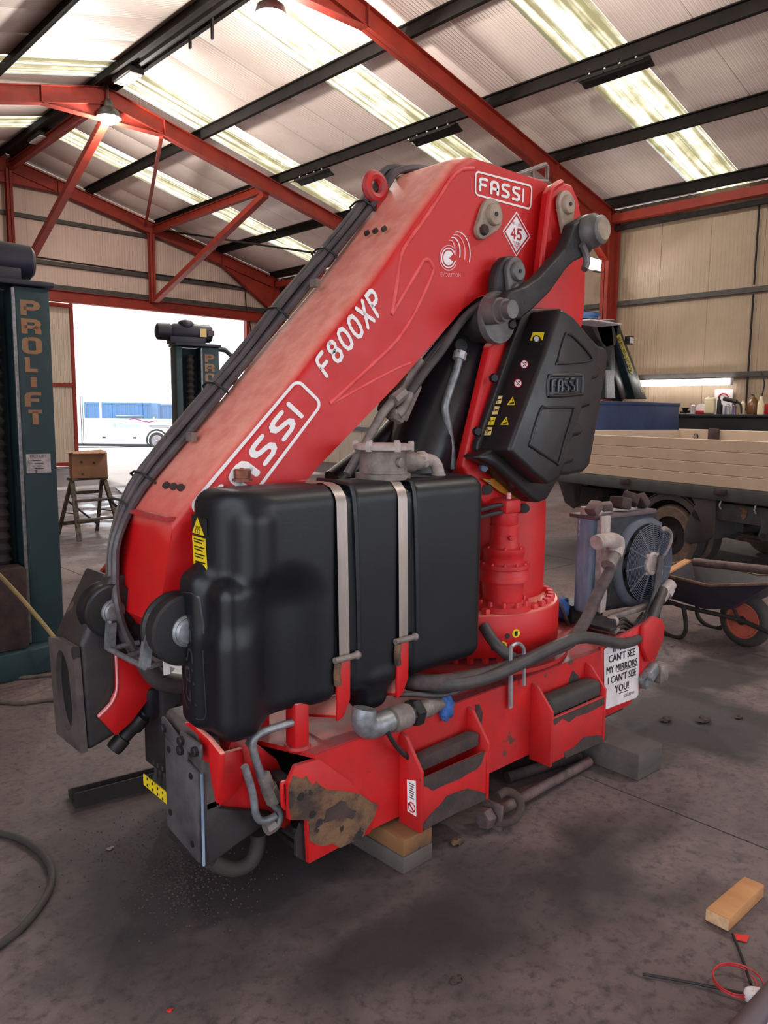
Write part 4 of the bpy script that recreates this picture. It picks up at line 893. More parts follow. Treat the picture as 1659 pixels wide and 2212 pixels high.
# ---- second boom stub (dark block with an eye) under the boom foot
KY = 2.45
kn = [(190, 1626), (172, 1396), (243, 1240), (285, 1290), (330, 1400), (345, 1480), (250, 1590)]
kb = build('second_boom', MB().prism([PY(x, y, KY) for x, y in kn], (0, .22, 0)), M['black_grease'], CR, bevel=.02, seg=3)
ctr = PY(183, 1500, KY); 
e0, e1 = PY(172, 1396, KY), PY(190, 1626, KY); dz = (e0-e1).normalized(); nx = Vector((-dz.z, 0, dz.x))
cc = e1+(e0-e1)*.52+Vector((0, .11, 0))
lc_ = lambda u, v, o: cc+nx*o+Vector((0, u, 0))+dz*v
hh = (e0-e1).length
corn = [(-.11, -hh*.51), (.11, -hh*.51), (.11, hh*.44), (.04, hh*.475), (-.11, hh*.475)]
def onedge(t):
    dx_, dy_ = math.cos(t), math.sin(t); best = 9
    for i in range(5):
        (ax_, ay_), (bx_, by_) = corn[i], corn[(i+1) % 5]; den = dx_*(by_-ay_)-dy_*(bx_-ax_)
        if abs(den) > 1e-9:
            s_ = (ax_*(by_-ay_)-ay_*(bx_-ax_))/den; w_ = (ax_*dy_-ay_*dx_)/den
            if s_ > 0 and -1e-6 <= w_ <= 1+1e-6: best = min(best, s_)
    return dx_*best, dy_*best
ts = sorted([2*math.pi*i/40 for i in range(40)]+[math.atan2(y, x) % (2*math.pi) for x, y in corn]); n_ = len(ts); mb = MB(); vs = []
for t in ts:
    ox_, oy_ = onedge(t); ex_, ey_ = .066*math.cos(t), .14*math.sin(t)
    vs += [lc_(ox_, oy_, .022), lc_(ex_, ey_, .022), lc_(ex_, ey_, .002), lc_(ox_, oy_, 0)]
fs = []
for i in range(n_):
    j = (i+1) % n_
    for q_ in range(3): fs.append((4*i+q_, 4*i+q_+1, 4*j+q_+1, 4*j+q_))
    fs.append((4*i+3, 4*i, 4*j, 4*j+3))
build('end_plate', mb.add(vs, fs), M['browngrease'], kb)
build('eye_recess', MB().prism([lc_(.067*math.cos(2*math.pi*i/28), .141*math.sin(2*math.pi*i/28), .003) for i in range(28)], nx*.001), M['ink'], kb)
build('eye_core', MB().prism([lc_(y, z, .004) for y, z in ((-.042, -.08), (-.028, -.1), (-.014, .06), (-.03, .09))], nx*.004), M['wornsteel'], kb)
sp_ = [(250, 1405), (262, 1420), (300, 1440), (330, 1462), (346, 1478), (330, 1500), (285, 1560), (251, 1590), (212, 1549), (240, 1520), (252, 1490), (252, 1450)]
build('side_plate', MB().prism([PY(x, y, KY-.02) for x, y in sp_], (0, .018, 0)), M['red'], kb, bevel=.004)
build('plate_edge', MB().tube([PY(x, y, KY-.022) for x, y in ((212, 1549), (240, 1520), (252, 1490), (252, 1450), (250, 1405))], .004, 6), M['pinkline'], kb)
build('rear_flap', MB().prism([PY(x, y, 2.64) for x, y in ((207, 1252), (238, 1212), (256, 1210), (252, 1275), (222, 1300))], (0, .02, 0)), M['orange_red'], kb)
# ---- oil tank: moulded plastic shape from a smooth distance field
def rbox(p, c, h, r):
    q = np.abs(p-np.array(c))-(np.array(h)-r); return np.linalg.norm(np.maximum(q, 0), axis=1)+np.minimum(q.max(axis=1), 0)-r
def capsule(p, a, b, r):
    a = np.array(a); b = np.array(b); d = b-a; t = np.clip(((p-a) @ d)/(d @ d), 0, 1); return np.linalg.norm(p-a-t[:, None]*d, axis=1)-r
def smin(a, b, k): h = np.clip(.5+.5*(b-a)/k, 0, 1); return b*(1-h)+a*h-k*h*(1-h)
def smax(a, b, k): return -smin(-a, -b, k)
TX0, TX1, TY0, TY1 = 1.18, 2.335, 1.925, 2.17
def tank_sdf(p):
    x, y, z = p[:, 0], p[:, 1], p[:, 2]
    d = rbox(p, ((TX0+TX1)/2, (TY0+TY1)/2, 1.0), ((TX1-TX0)/2, (TY1-TY0)/2, .365), .06)
    d = smax(d, (1.18+1.925+.10-x-y)*.7071, .05)    # chamfered upper corner
    d = smin(d, capsule(p, (1.292, 1.98, 1.11), (1.292, 1.98, 1.265), .066), .02)   # corner bulge beside it
    d = smin(d, rbox(p, (1.228, 2.105, .868), (.097, .066, .25), .045), .035)          # shoulder at the back of the left end
    d = smin(d, rbox(p, (1.25, 2.03, .86), (.087, .10, .235), .05), .03)              # lower left corner and foot
    d = smin(d, rbox(p, (1.24, 2.03, .77), (.075, .1, .17), .05), .05)
    d = smax(d, -capsule(p, (1.392, 1.805, .3), (1.392, 1.805, .98), .165), .045)    # arched scoop at the front
    for xs_ in (1.605, 1.885):
        d = smax(d, -(np.maximum(np.abs(x-xs_-.012)-.043, 0.0)-np.minimum(.0, 0)+np.maximum(0, -(rbox(p, ((TX0+TX1)/2, (TY0+TY1)/2, 1.0), ((TX1-TX0)/2-.0, (TY1-TY0)/2-.012, .353), .06)))), .012)
    d = smin(d, rbox(p, (1.78, 2.0, .63), (.07, .06, .08), .05), .05)
    return d
def surface_nets(sdf, lo, hi, h):
    n = [int(math.ceil((b_-a_)/h))+1 for a_, b_ in zip(lo, hi)]; g = [np.arange(k)*h+a_ for k, a_ in zip(n, lo)]
    P = np.stack(np.meshgrid(*g, indexing='ij'), -1); D = sdf(P.reshape(-1, 3)).reshape(n)
    m = [k-1 for k in n]; acc = np.zeros(m+[3]); cnt = np.zeros(m)
    cor = [(i, j, k) for i in (0, 1) for j in (0, 1) for k in (0, 1)]
    sub = lambda A, c: A[c[0]:c[0]+m[0], c[1]:c[1]+m[1], c[2]:c[2]+m[2]]
    for c0 in cor:
        for ax in range(3):
            if c0[ax]: continue
            c1 = list(c0); c1[ax] = 1; d0, d1 = sub(D, c0), sub(D, c1); x = (d0 < 0) != (d1 < 0)
            t = np.where(x, d0/np.where(x, d0-d1, 1), 0)
            for q in range(3): acc[..., q] += np.where(x, c0[q]+(t if q == ax else 0), 0)
            cnt += x
    on = cnt > 0; idx = -np.ones(m, int); idx[on] = np.arange(on.sum()); base = np.argwhere(on)
    v = (base+acc[on]/cnt[on][:, None])*h+np.array(lo); fs = []
    for ax in range(3):
        b1, b2 = (ax+1) % 3, (ax+2) % 3; s0 = [slice(1, -1)]*3; s0[ax] = slice(0, -1); s1 = list(s0); s1[ax] = slice(1, None)
        A, B = D[tuple(s0)] < 0, D[tuple(s1)] < 0
        for e in np.argwhere(A != B):
            e2 = e.copy(); e2[b1] += 1; e2[b2] += 1; q = []
            for o1, o2 in ((0, 0), (1, 0), (1, 1), (0, 1)):
                c = e2.copy(); c[b1] -= o1; c[b2] -= o2; q.append(int(idx[tuple(c)]))
            fs.append(q if A[tuple(e)] else q[::-1])
    return v, fs
v, f = surface_nets(tank_sdf, (1.10, TY0-.03, .54), (2.36, TY1+.03, 1.39), .0085)
tank = build('oil_tank', MB().add([Vector(q) for q in v], f), M['plastic'], CR, angle=60)
def strap(x, zb, nm):
    yf = TY0+.002; prof = [(TY1-.03, 1.368), (TY0+.075, 1.368), (TY0+.035, 1.358), (TY0+.008, 1.33), (yf-.002, 1.30), (yf-.003, 1.1), (yf-.003, zb)]
    mb = MB(); vs = []
    for k, (y, z) in enumerate(prof):
        xo = x+.012*max(0, (1.3-z))/.5
        vs += [(xo-.022, y, z), (xo+.022, y, z)]
    mb.add(vs, [(2*i, 2*i+1, 2*i+3, 2*i+2) for i in range(len(prof)-1)])
    o = build(nm, mb, M['strap'], tank, angle=50)
    xo = x+.012*max(0, (1.3-zb))/.5
    build('strap_bolt', MB().cyl((xo-.05, yf-.012, zb-.0), (xo+.045, yf-.012, zb), .011, 10).sphere((xo+.048, yf-.012, zb), .015, 8, 6), M['castgrey'], tank)
    mb = MB().prism([(xo-.032, yf-.004, zb-.02), (xo+.026, yf-.004, zb-.005), (xo+.026, yf-.004, zb-.15), (xo-.004, yf-.006, zb-.205), (xo-.032, yf-.006, zb-.215)], (0, .012, 0))
    mb.prism([(xo-.03, yf-.004, zb-.205), (xo+.022, yf-.004, zb-.15), (xo+.022, TY0+.2, zb-.20), (xo-.03, TY0+.2, zb-.26)], (0, 0, .01))
    build('strap_bracket', mb, M['red'], tank, bevel=.004)
    build('rust_tongue', MB().tube([(xo-.036, yf-.012, zb-.01), (xo-.042, yf-.014, zb-.05), (xo-.036, yf-.012, zb-.085)], .012, 8), M['rust'], tank)
strap(1.60, .79, 'steel_strap'); strap(1.875, .80, 'steel_strap')
for x in (1.655, 1.935): build('edge_rib', MB().tube([(x, TY1-.05, 1.366), (x, TY0+.06, 1.362), (x+.003, TY0+.01, 1.325), (x+.012, TY0-.002, 1.05), (x+.02, TY0-.002, .8)], .009, 8), M['plastic'], tank)
# filler cap, filter housing and top pipes
q = PZ(523, 1040, 1.37); build('filler_cap', MB().lathe([(.034, 0), (.034, .008), (.029, .01), (.03, .035), (.026, .04)], (q.x, q.y, 1.372), n=14), M['copper'], tank, angle=20)
q = Vector((1.905, 2.06, 1.375))
fh = build('filter_housing', MB().lathe([(.10, -.012), (.10, .008), (.088, .01), (.082, .085), (.085, .09)], q, n=28), M['castgrey'], tank)
build('housing_lid', MB().lathe([(.1, .09), (.108, .094), (.108, .108), (.098, .114), (.03, .116)], q, n=28), M['greystone'], fh)
for k in range(6):
    a = math.pi*k/3+.3; build('lid_bolt', MB().hexbolt(q+Vector((math.cos(a)*.1, math.sin(a)*.1, .088)), (0, 0, 1), .013, .036), M['greystone'], fh)
build('drain_plug', MB().lathe([(.018, 0), (.018, .012), (.01, .014)], q+Vector((.0, -.084, .05)), (.1, -1, 0), 10), M['castgrey'], fh)
build('side_outlet', MB().lathe([(.04, .05), (.04, .13), (.034, .135), (.034, .17)], q+Vector((0, 0, .045)), (1, -.15, 0), 16), M['castgrey'], fh)
build('elbow_pipe', MB().tube([q+Vector(v) for v in ((.16, -.024, .047), (.2, -.03, .05), (.235, -.036, .035), (.25, -.038, .0), (.252, -.038, -.02))], .024, 12), M['greystone'], fh)
build('elbow_nut', MB().cyl(q+Vector((.15, -.022, .047)), q+Vector((.185, -.028, .05)), .034, 8), M['greystone'], fh)
build('pipe_boot', MB().lathe([(.03, 0), (.028, .02)], q+Vector((.252, -.038, -.025)), n=14), M['greystone'], fh)
build('vent_boss', MB().cyl((2.36, 2.02, 1.285), (2.30, 2.02, 1.285), .045, 18), M['plastic'], tank)
# stickers and embossed word on the left face
xl = TX0-.002
stk = build('heat_sticker', MB().prism([PX(x, y, xl) for x, y in ((414, 1110), (445, 1122), (446, 1160), (414, 1152))], (.003, 0, 0)), M['ink'], tank)
build('triangle', MB().prism([PX(x, y, xl-.001) for x, y in ((426, 1118), (415, 1150), (441, 1158))], (.001, 0, 0)), M['yellow'], stk)
mb = MB()
for k in range(3): ribbon(mb, [(422.5+4*k, -(1150+k)), (421.5+4*k, -(1146+k)), (424+4*k, -(1141+k)), (423+4*k, -(1136+k))], 1.4, lambda u, v: PX(u, -v, xl-.0015))
build('heat_mark', mb, M['ink'], stk, angle=0)
yl = build('text_sticker', MB().prism([PX(x, y, xl) for x, y in ((415, 1156), (442, 1164), (447, 1241), (419, 1232))], (.003, 0, 0)), M['yellow'], tank)
for k in range(13):
    if k % 3 == 2: continue
    a, b_ = PX(419+k*.35, 1163+k*5.4, xl-.0008), PX(440-4*(k % 3)+k*.35, 1169+k*5.4, xl-.0008)
    build('text_line', MB().beam(a, b_, .002, .0035), M['ink'], yl)
xe_ = 1.158
def on_tank(q, o=.0012):
    a, b_ = 1.05, 1.4
    for _ in range(22):
        m_ = (a+b_)/2
        if tank_sdf(np.array([[m_, q.y, q.z]]))[0] < 0: b_ = m_
        else: a = m_
    return Vector((a-o, q.y, q.z))
fm = lambda u, v: on_tank(PX(u, -v, xe_))
mb = MB(); ribbon(mb, [(403, -1285), (412, -1276), (428, -1278), (438, -1290), (443, -1350), (446, -1410), (449, -1480), (452, -1540), (448, -1552), (440, -1550), (422, -1520), (414, -1490), (410, -1430), (407, -1370), (405, -1320)], 2.0, fm, closed=True)
eb = build('embossed_frame', mb, M['emboss'], tank, angle=0)
fq0 = quadmap(PX(440, 1530, xe_), PX(426, 1300, xe_), PX(422, 1510, xe_), PX(410, 1300, xe_)); fq = lambda u, v: on_tank(fq0(u, v))
for i, ch in enumerate('FASSI'):
    mb = MB(); rtext(mb, ch, fq, w=.14, x0=.03+i*.2, x1=.03+i*.2+(.03 if ch == 'I' else .15)); build('embossed_letter', mb, M['emboss'], tank, angle=0)
# tank legs and drain pipe
for (x, y, zt, s) in ((1.465, 1.99, .66, .058), (1.46, 2.2, .62, .05)):
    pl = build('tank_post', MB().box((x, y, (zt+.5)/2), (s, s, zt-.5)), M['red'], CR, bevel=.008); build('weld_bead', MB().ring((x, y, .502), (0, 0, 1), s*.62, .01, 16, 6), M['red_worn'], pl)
p1 = [PY(x, y, 1.9) for x, y in ((788, 1530), (785, 1556), (795, 1570), (815, 1566), (840, 1556))]
dr = build('drain_elbow', MB().tube(p1, [.04, .042, .042, .042, .042, .042, .042, .042, .042, .042, .042, .04, .04][:13], 16), M['pipe'], tank)
a, b_ = PY(836, 1559, 1.9), PY(958, 1518, 1.9); d = (b_-a).normalized(); L_ = (b_-a).length
build('drain_valve', MB().lathe([(.037, 0), (.037, .02), (.044, .022), (.046, .03), (.046, .085), (.042, .088), (.042, .1), (.034, .104), (.034, .13)], a, d, 18), M['castgrey'], dr)
build('hex_nut', MB().lathe([(.046, .115), (.05, .12), (.05, .15), (.046, .155)], a, d, 6), M['steel_dk'], dr); build('hex_nut', MB().lathe([(.04, .1), (.04, .118)], a, d, 8), M['steel_dk'], dr)
build('threaded_end', MB().lathe([(.034 if k % 2 else .0315, .15+k*.0042) for k in range(15)]+[(.02, L_)], a, d, 18), M['castgrey'], dr)
vl = [PY(x, y, 1.86) for x, y in ((838, 1582), (850, 1604), (868, 1625), (890, 1642), (905, 1650))]
build('valve_handle', MB().tube(vl, .009, 8), M['steel_dk'], dr)
# ---- control valve cover
def cpoly(pts, Y): return [PY(x, y, Y) for x, y in pts]
rear = [(1122, 672), (1150, 662), (1212, 664), (1250, 690), (1306, 748), (1315, 765), (1313, 790), (1280, 990), (1272, 1012), (1225, 1030), (1200, 1060), (1180, 1080), (1162, 1086), (1120, 1060), (1062, 1020), (1026, 996), (1019, 975), (1020, 955)]
# the mounting flange on the cheek side, the rear shell and the raised front panel
fl_ = [PY(x, y, 2.135) for x, y in ((1118, 668), (1200, 668), (1200, 960), (1080, 1030), (1030, 1005), (1017, 985), (1018, 960), (1068, 812))]
cb = build('control_cover', MB().prism(fl_, (0, -.035, 0)), M['plastic2'], CR, bevel=.008)
sh_ = cpoly([(1213, 668), (1240, 690), (1297, 747), (1309, 750), (1317, 764), (1315, 782), (1298, 884), (1281, 980), (1277, 1005), (1263, 1020), (1225, 1028), (1165, 1020), (1100, 968)], 2.02)
build('rear_shell', MB().prism(sh_, (0, .115, 0)), M['plastic2'], cb, bevel=.022, seg=4)
fp_ = cpoly([(1213, 664), (1242, 684), (1296, 750), (1294, 785), (1303, 793), (1297, 816), (1281, 821), (1274, 850), (1284, 859), (1278, 878), (1259, 882), (1251, 912), (1265, 922), (1259, 940), (1240, 944), (1231, 975), (1245, 982), (1242, 1000), (1222, 1005), (1210, 1035), (1185, 1048), (1160, 1030), (1100, 975)], 1.945)
sd = [Vector((2.815, 1.945, 2.045))]
fs_ = build('front_shell', MB().prism(fp_, (0, .165, 0)), M['plastic2'], cb, bevel=.02, seg=4)
lp_ = cpoly([(1095, 955), (1160, 1000), (1212, 1030), (1184, 1080), (1162, 1088), (1140, 1072), (1092, 1028), (1072, 1010), (1030, 988)], 2.03)
build('lower_lip', MB().prism(lp_, (0, .1, 0)), M['plastic2'], cb, bevel=.02, seg=3)
def inset(nm, pts, par, r=.006):
    p = cpoly(pts, 1.943); build(nm, MB().tube(p+[p[0], p[1]], r, 8, False, 3), M['plastic2'], par)
inset('panel_ridge', [(1223, 720), (1240, 728), (1276, 768), (1272, 780), (1208, 786), (1206, 778)], fs_)
inset('panel_ridge', [(1168, 884), (1178, 881), (1232, 880), (1239, 888), (1222, 945), (1207, 1000), (1200, 998), (1150, 966), (1146, 955)], fs_)
inset('badge_ridge', [(1185, 814), (1192, 811), (1252, 810), (1258, 816), (1257, 846), (1252, 852), (1192, 856), (1184, 850)], fs_, .007)
fq = quadmap(*(PY(x, y, 1.940) for x, y in ((1187, 850), (1254, 847), (1188, 818), (1254, 815))))
for i, ch in enumerate('FASSI'):
    mb = MB()
    for stt in ROUND[ch]:
        x0 = .06+i*.2; mb.tube([fq(x0+u*.2, .1+v*.8) for u, v in stt], .0065, 6, True, 0)
    build('moulded_letter', mb, M['emboss'], fs_)
for x, y in ((1104, 702), (1065, 817), (1029, 932), (1043, 1010)): build('cover_bolt', MB().hexbolt(PY(x, y, 2.10), (-.5, -.85, 0), .02, .022), M['plastic'] if y < 1000 else M['bluetank'], cb)
ob = [PY(x, y, 2.12) for x, y in ((1042, 1034), (1068, 1034), (1100, 1050), (1142, 1082), (1120, 1084), (1080, 1062))]
oc = build('ochre_plate', MB().prism(ob, (0, .012, 0)), M['ocher'], cb)
for x, y in ((1056, 1040), (1098, 1076), (1125, 1080)): build('screw', MB().sphere(PY(x, y, 2.118), .006, 8, 5), M['pipe'], oc)
for x, y in ((1053, 1058), (1134, 1098)): build('rubber_mount', MB().cyl(PY(x, y, 2.12), PY(x, y, 2.2), .022, 12), M['ink'], CR)
# stickers on the cover's side: the plane through its two left edges
TR_ = PY(1213, 664, 1.945); BR_ = PY(1100, 975, 1.945); TL = TR_+Vector((0, .2, 0)); BL_ = BR_+Vector((0, .2, 0))
nS = (BL_-TL).cross(TR_-TL).normalized()
if nS.x > 0: nS = -nS
def PS(x, y, o=.004):
    d = ray(x, y); t = (TL+nS*o-EYE).dot(nS)/d.dot(nS); return EYE+d*t
def side_sticker(nm, pts, m, o=.004): return build(nm, MB().prism([PS(x, y, o) for x, y in pts], nS*.001), m, cb)
def side_disc(nm, cx_, cy_, rx, ry, m, o): return [PS(cx_+rx*math.cos(2*math.pi*i/24), cy_+ry*math.sin(2*math.pi*i/24), o) for i in range(24)]
ss = side_sticker('wheel_sticker', ((1151, 718), (1176, 718), (1172, 735), (1145, 736)), M['yellow'])
build('wheel_tyre', MB().prism(side_disc('', 1159, 733, 9, 9, None, .006), nS*.001), M['ink'], ss); build('wheel_hub', MB().prism(side_disc('', 1159, 732, 5.5, 6, None, .0075), nS*.001), M['whitep'], ss)
for cx_, cy_ in ((1133, 787), (1119, 828)):
    a = build('prohibition_sticker', MB().prism(side_disc('', cx_, cy_, 9, 9.5, None, .005), nS*.001), M['inkred'], cb); build('white_disc', MB().prism(side_disc('', cx_, cy_, 7.4, 7.8, None, .0065), nS*.001), M['white'], a)
    mb = MB(); ribbon(mb, [(cx_-5, -cy_+5), (cx_+5, -cy_-5)], 1.6, lambda u, v: PS(u, -v, .0085)); build('red_bar', mb, M['inkred'], a, angle=0)
    mb = MB(); ribbon(mb, [(cx_+1, -cy_+4), (cx_+4, -cy_+3)], 2.4, lambda u, v: PS(u, -v, .008)); ribbon(mb, [(cx_-3, -cy_-4), (cx_-1, -cy_-2)], 2, lambda u, v: PS(u, -v, .008)); build('pictogram', mb, M['ink'], a, angle=0)
for k, (x, y) in enumerate(((1062, 855), (1055, 878), (1047, 901), (1040, 923))):
    a = side_sticker('boom_sticker', ((x+2, y), (x+24, y), (x+20, y+17), (x-3, y+18)), M['yellow'] if k % 2 == 0 and k else M['yellow_fade'])
    mb = MB(); ribbon(mb, [(x+3, -y-14), (x+5, -y-5), (x+10, -y-4), (x+11, -y-9)], 1.5, lambda u, v: PS(u, -v, .007)); ribbon(mb, [(x+13, -y-2), (x+12, -y-15)], .8, lambda u, v: PS(u, -v, .007)); ribbon(mb, [(x+15, -y-8), (x+20, -y-7)], 2.2, lambda u, v: PS(u, -v, .007)); build('pictogram', mb, M['ink'], a, angle=0)
for x, y in ((1104, 857), (1090, 900)):
    a = side_sticker('warning_triangle', ((x+4, y), (x+9, y+18), (x-9, y+18)), M['yellow'])
    mb = MB(); ribbon(mb, [(x-2, -y-15), (x+5, -y-13)], 3.4, lambda u, v: PS(u, -v, .007)); ribbon(mb, [(x+3, -y-5), (x+3, -y-9)], 1.4, lambda u, v: PS(u, -v, .007)); build('pictogram', mb, M['ink'], a, angle=0)
# ---- slewing motor
mc = Vector((2.665, 2.10, .752)); K = .0019; VZ = .80
gm = build('slewing_gearbox', MB().lathe([(66*K, .0), (66*K, .028), (52*K, .036), (46*K, .045), (49*K, .155), (60*K, .16), (60*K, .185), (58*K, .19), (58*K, .225), (61*K, .23), (61*K, .25), (47*K, .255), (46*K, .3), (48*K, .305), (48*K, .335), (34*K, .34), (32*K, .4)], mc, n=40), M['red_cast'], CR)
build('motor_body', MB().lathe([(32*K, .4), (33*K, .46), (30*K, .465), (31*K, .47), (31*K, .53)], mc, n=30), M['red_cast'], gm)
build('motor_head', MB().box(mc+Vector((.0, 0, .565)), (.105, .1, .075)), M['red_cast'], gm, bevel=.012)
build('breather_cap', MB().lathe([(.011, .6), (.009, .635)], mc+Vector((.012, -.01, 0)), n=12), M['pinkline'], gm)
for k in range(12):
    a = 2*math.pi*k/12+.2; c_, s_ = math.cos(a), math.sin(a)
    build('flange_bolt', MB().hexbolt(mc+Vector((c_*59*K, s_*59*K, .028)), (0, 0, 1), .0105, .028), M['red_cast'], gm)
    build('case_bolt', MB().hexbolt(mc+Vector((c_*54*K, s_*54*K, .25)), (0, 0, 1), .007, .012), M['red_cast'], gm)
    if k % 2: build('case_bolt', MB().hexbolt(mc+Vector((c_*42*K, s_*42*K, .335)), (0, 0, 1), .007, .012), M['red_cast'], gm)
for z in (.535, .575): build('oil_line', MB().tube([mc+Vector((-.05, -.02, z)), mc+Vector((-.1, -.01, z-.005)), mc+Vector((-.2, .02, z-.03))], .013, 8), M['hose'], gm)
build('port_plug', MB().hexbolt(mc+Vector((-.03, -.055, .40)), (-.5, -1, 0), .014, .02), M['red_cast'], gm)
build('motor_hose', MB().tube([PY(x, y, 2.22) for x, y in ((1112, 1098), (1124, 1115), (1128, 1140), (1122, 1165), (1114, 1178))], .02, 8), M['hose'], gm)
build('motor_hose', MB().tube([PY(x, y, 2.24) for x, y in ((1120, 1170), (1131, 1185), (1132, 1205), (1127, 1218))], .018, 8), M['hose'], gm)
for o in [o for o in bpy.data.objects if o == gm or o.parent == gm]:     # the whole motor is squatter than first drawn
    if o.type == 'MESH':
        z0 = .752-WM[CR.name].translation.z
        for v_ in o.data.vertices: v_.co.z = z0+(v_.co.z-z0)*VZ
# ---- hose hanger, hoses on the base
hg = build('hose_hanger', MB().tube([PY(x, y, 1.88) for x, y in ((1103, 1525), (1103, 1410), (1106, 1396), (1118, 1390), (1128, 1396), (1132, 1410), (1132, 1480))], .008, 6), M['galv'], CR)
build('hanger_strip', MB().beam(PY(1103, 1530, 1.885), PY(1103, 1445, 1.885), .022, .006, (0, 1, 0)), M['galv'], hg)
for k in range(6): build('strip_hole', MB().sphere(PY(1103, 1455+12*k, 1.879), .005, 6, 4), M['ink'], hg)
def H(nm, pts, r, m='hose'): return build(nm, MB().tube([PY(x, y, Y) for x, y, Y in pts], r, 10), M[m], CR)
H('thick_hose', ((1340, 1188, 2.02), (1322, 1225, 2.0), (1295, 1275, 1.98), (1265, 1340, 1.95), (1232, 1385, 1.92), (1190, 1405, 1.90), (1120, 1432, 1.89), (1050, 1456, 1.89), (960, 1472, 1.9), (900, 1474, 1.95), (860, 1470, 2.05)), .029, 'hose_brown')
H('thick_hose', ((1432, 1275, 2.02), (1415, 1320, 1.97), (1395, 1365, 1.92), (1350, 1390, 1.89), (1300, 1382, 1.88), (1250, 1378, 1.88), (1180, 1405, 1.87), (1110, 1440, 1.865), (1040, 1468, 1.87), (960, 1480, 1.89), (880, 1476, 2.0)), .027, 'hose')
H('hose', ((1045, 1352, 2.05), (1062, 1380, 2.0), (1085, 1405, 1.95), (1115, 1425, 1.92), (1135, 1420, 1.95)), .024)
for k in range(4): H('thin_hose', ((1060+20*k, 1448-6*k, 1.90+.02*k), (1000, 1470+3*k, 1.91), (940, 1482+5*k, 1.92), (890, 1480+2*k, 2.0), (850, 1470, 2.1)), .011)
H('thin_hose', ((850, 1500, 1.97), (900, 1500, 1.92), (960, 1502, 1.9), (1020, 1480, 1.9)), .01)
# ---- oil cooler with fan
FY = 2.08
fc = PY(1401, 1216, FY); FRd = .218
oc_ = build('oil_cooler', MB().prism([PY(x, y, 2.13) for x, y in ((1300, 1118), (1415, 1101), (1415, 1300), (1300, 1325))], (0, .1, 0)), M['steel_dk'], CR, bevel=.004)
build('top_channel', MB().prism([PY(x, y, 2.10) for x, y in ((1298, 1117), (1416, 1099), (1416, 1108), (1298, 1126))], (0, .16, 0)), M['purplegrey'], oc_, bevel=.003)
bt_ = [PY(x, y, 2.13) for x, y in ((1300, 1115), (1320, 1115), (1318, 1330), (1297, 1330))]
build('white_bracket', MB().prism([PY(x, y, 2.09) for x, y in ((1300, 1116), (1320, 1114), (1318, 1160), (1311, 1230), (1313, 1262), (1308, 1320), (1297, 1326), (1298, 1230))], (0, .012, 0)), M['greystone'], oc_, bevel=.002)
xt = PY(1300, 1120, 2.13).x
build('end_tank', MB().box((xt-.012, 2.205, .83), (.06, .1, .52)), M['bluetank'], oc_, bevel=.02, seg=3)
build('end_tank_cap', MB().cyl((xt-.01, 2.21, 1.08), (xt-.01, 2.21, 1.125), .036, 16), M['greystone'], oc_)
build('end_tank_seam', MB().box((xt+.012, 2.15, .83), (.024, .05, .5)), M['alu'], oc_, bevel=.008)
sh2 = build('fan_shroud', MB().lathe([(FRd+.04, .05), (FRd+.035, .03), (FRd+.018, .012), (FRd, .004), (FRd-.006, .006), (FRd-.006, .045), (FRd+.04, .05)], fc+Vector((0, .012, 0)), (0, 1, 0), 48, False), M['fan'], oc_)
build('shroud_plate', MB().prism([fc+Vector((x, .055, z)) for x, z in ((-.25, -.21), (.2, -.23), (.2, .2), (.05, .25), (-.2, .22))], (0, .012, 0)), M['fan'], sh2)
build('fan_disc_back', MB().cyl(fc+Vector((0, .045, 0)), fc+Vector((0, .05, 0)), FRd-.005, 40), M['ink'], sh2)
for k in range(14):
    r = .075+.0105*k; build('grille_ring', MB().ring(fc+Vector((0, -.006-.014*math.cos(k/14*1.5), 0)), (0, 1, 0), r, .0026, 40, 5), M['fan'], sh2)
for k in range(11):
    a = 2*math.pi*k/11+.25; build('grille_spoke', MB().beam(fc+Vector((math.cos(a)*.05, -.025, math.sin(a)*.05)), fc+Vector((math.cos(a+.12)*FRd, -.006, math.sin(a+.12)*FRd)), .006, .008), M['fan'], sh2)
for k in range(9):
    a = 2*math.pi*k/9; u = Vector((math.cos(a), 0, math.sin(a))); w_ = Vector((-math.sin(a), .35, math.cos(a))).normalized()
    build('fan_blade', MB().prism([fc+Vector((0, .022, 0))+u*.05-w_*.02, fc+Vector((0, .022, 0))+u*.175-w_*.035, fc+Vector((0, .022, 0))+u*.18+w_*.03, fc+Vector((0, .022, 0))+u*.05+w_*.02], (0, .003, 0)), M['steel_dk'], sh2)
build('fan_motor', MB().lathe([(.066, .03), (.066, -.025), (.06, -.032), (.05, -.033), (.045, -.028), (.01, -.03)], fc, (0, 1, 0), 32), M['greystone'], sh2)
for k in range(4):
    a = math.pi*k/2+.8; build('motor_lug', MB().cyl(fc+Vector((math.cos(a)*.068, -.024, math.sin(a)*.068)), fc+Vector((math.cos(a)*.068, 0, math.sin(a)*.068)), .012, 10), M['greystone'], sh2)
ef = build('elbow_fitting', MB().tube([PY(x, y, 2.02) for x, y in ((1288, 1172), (1300, 1168), (1318, 1168), (1332, 1172), (1333, 1182), (1328, 1192))], [.036]*6+[.042]*4+[.038]*6, 14, True, 3), M['greystone'], oc_)
build('fitting_nut', MB().cyl(PY(1330, 1184, 2.02), PY(1325, 1198, 2.015), .043, 8), M['greystone'], ef); build('hose_ferrule', MB().cyl(PY(1325, 1198, 2.015), PY(1313, 1222, 2.0), .036, 12), M['castgrey'], ef)
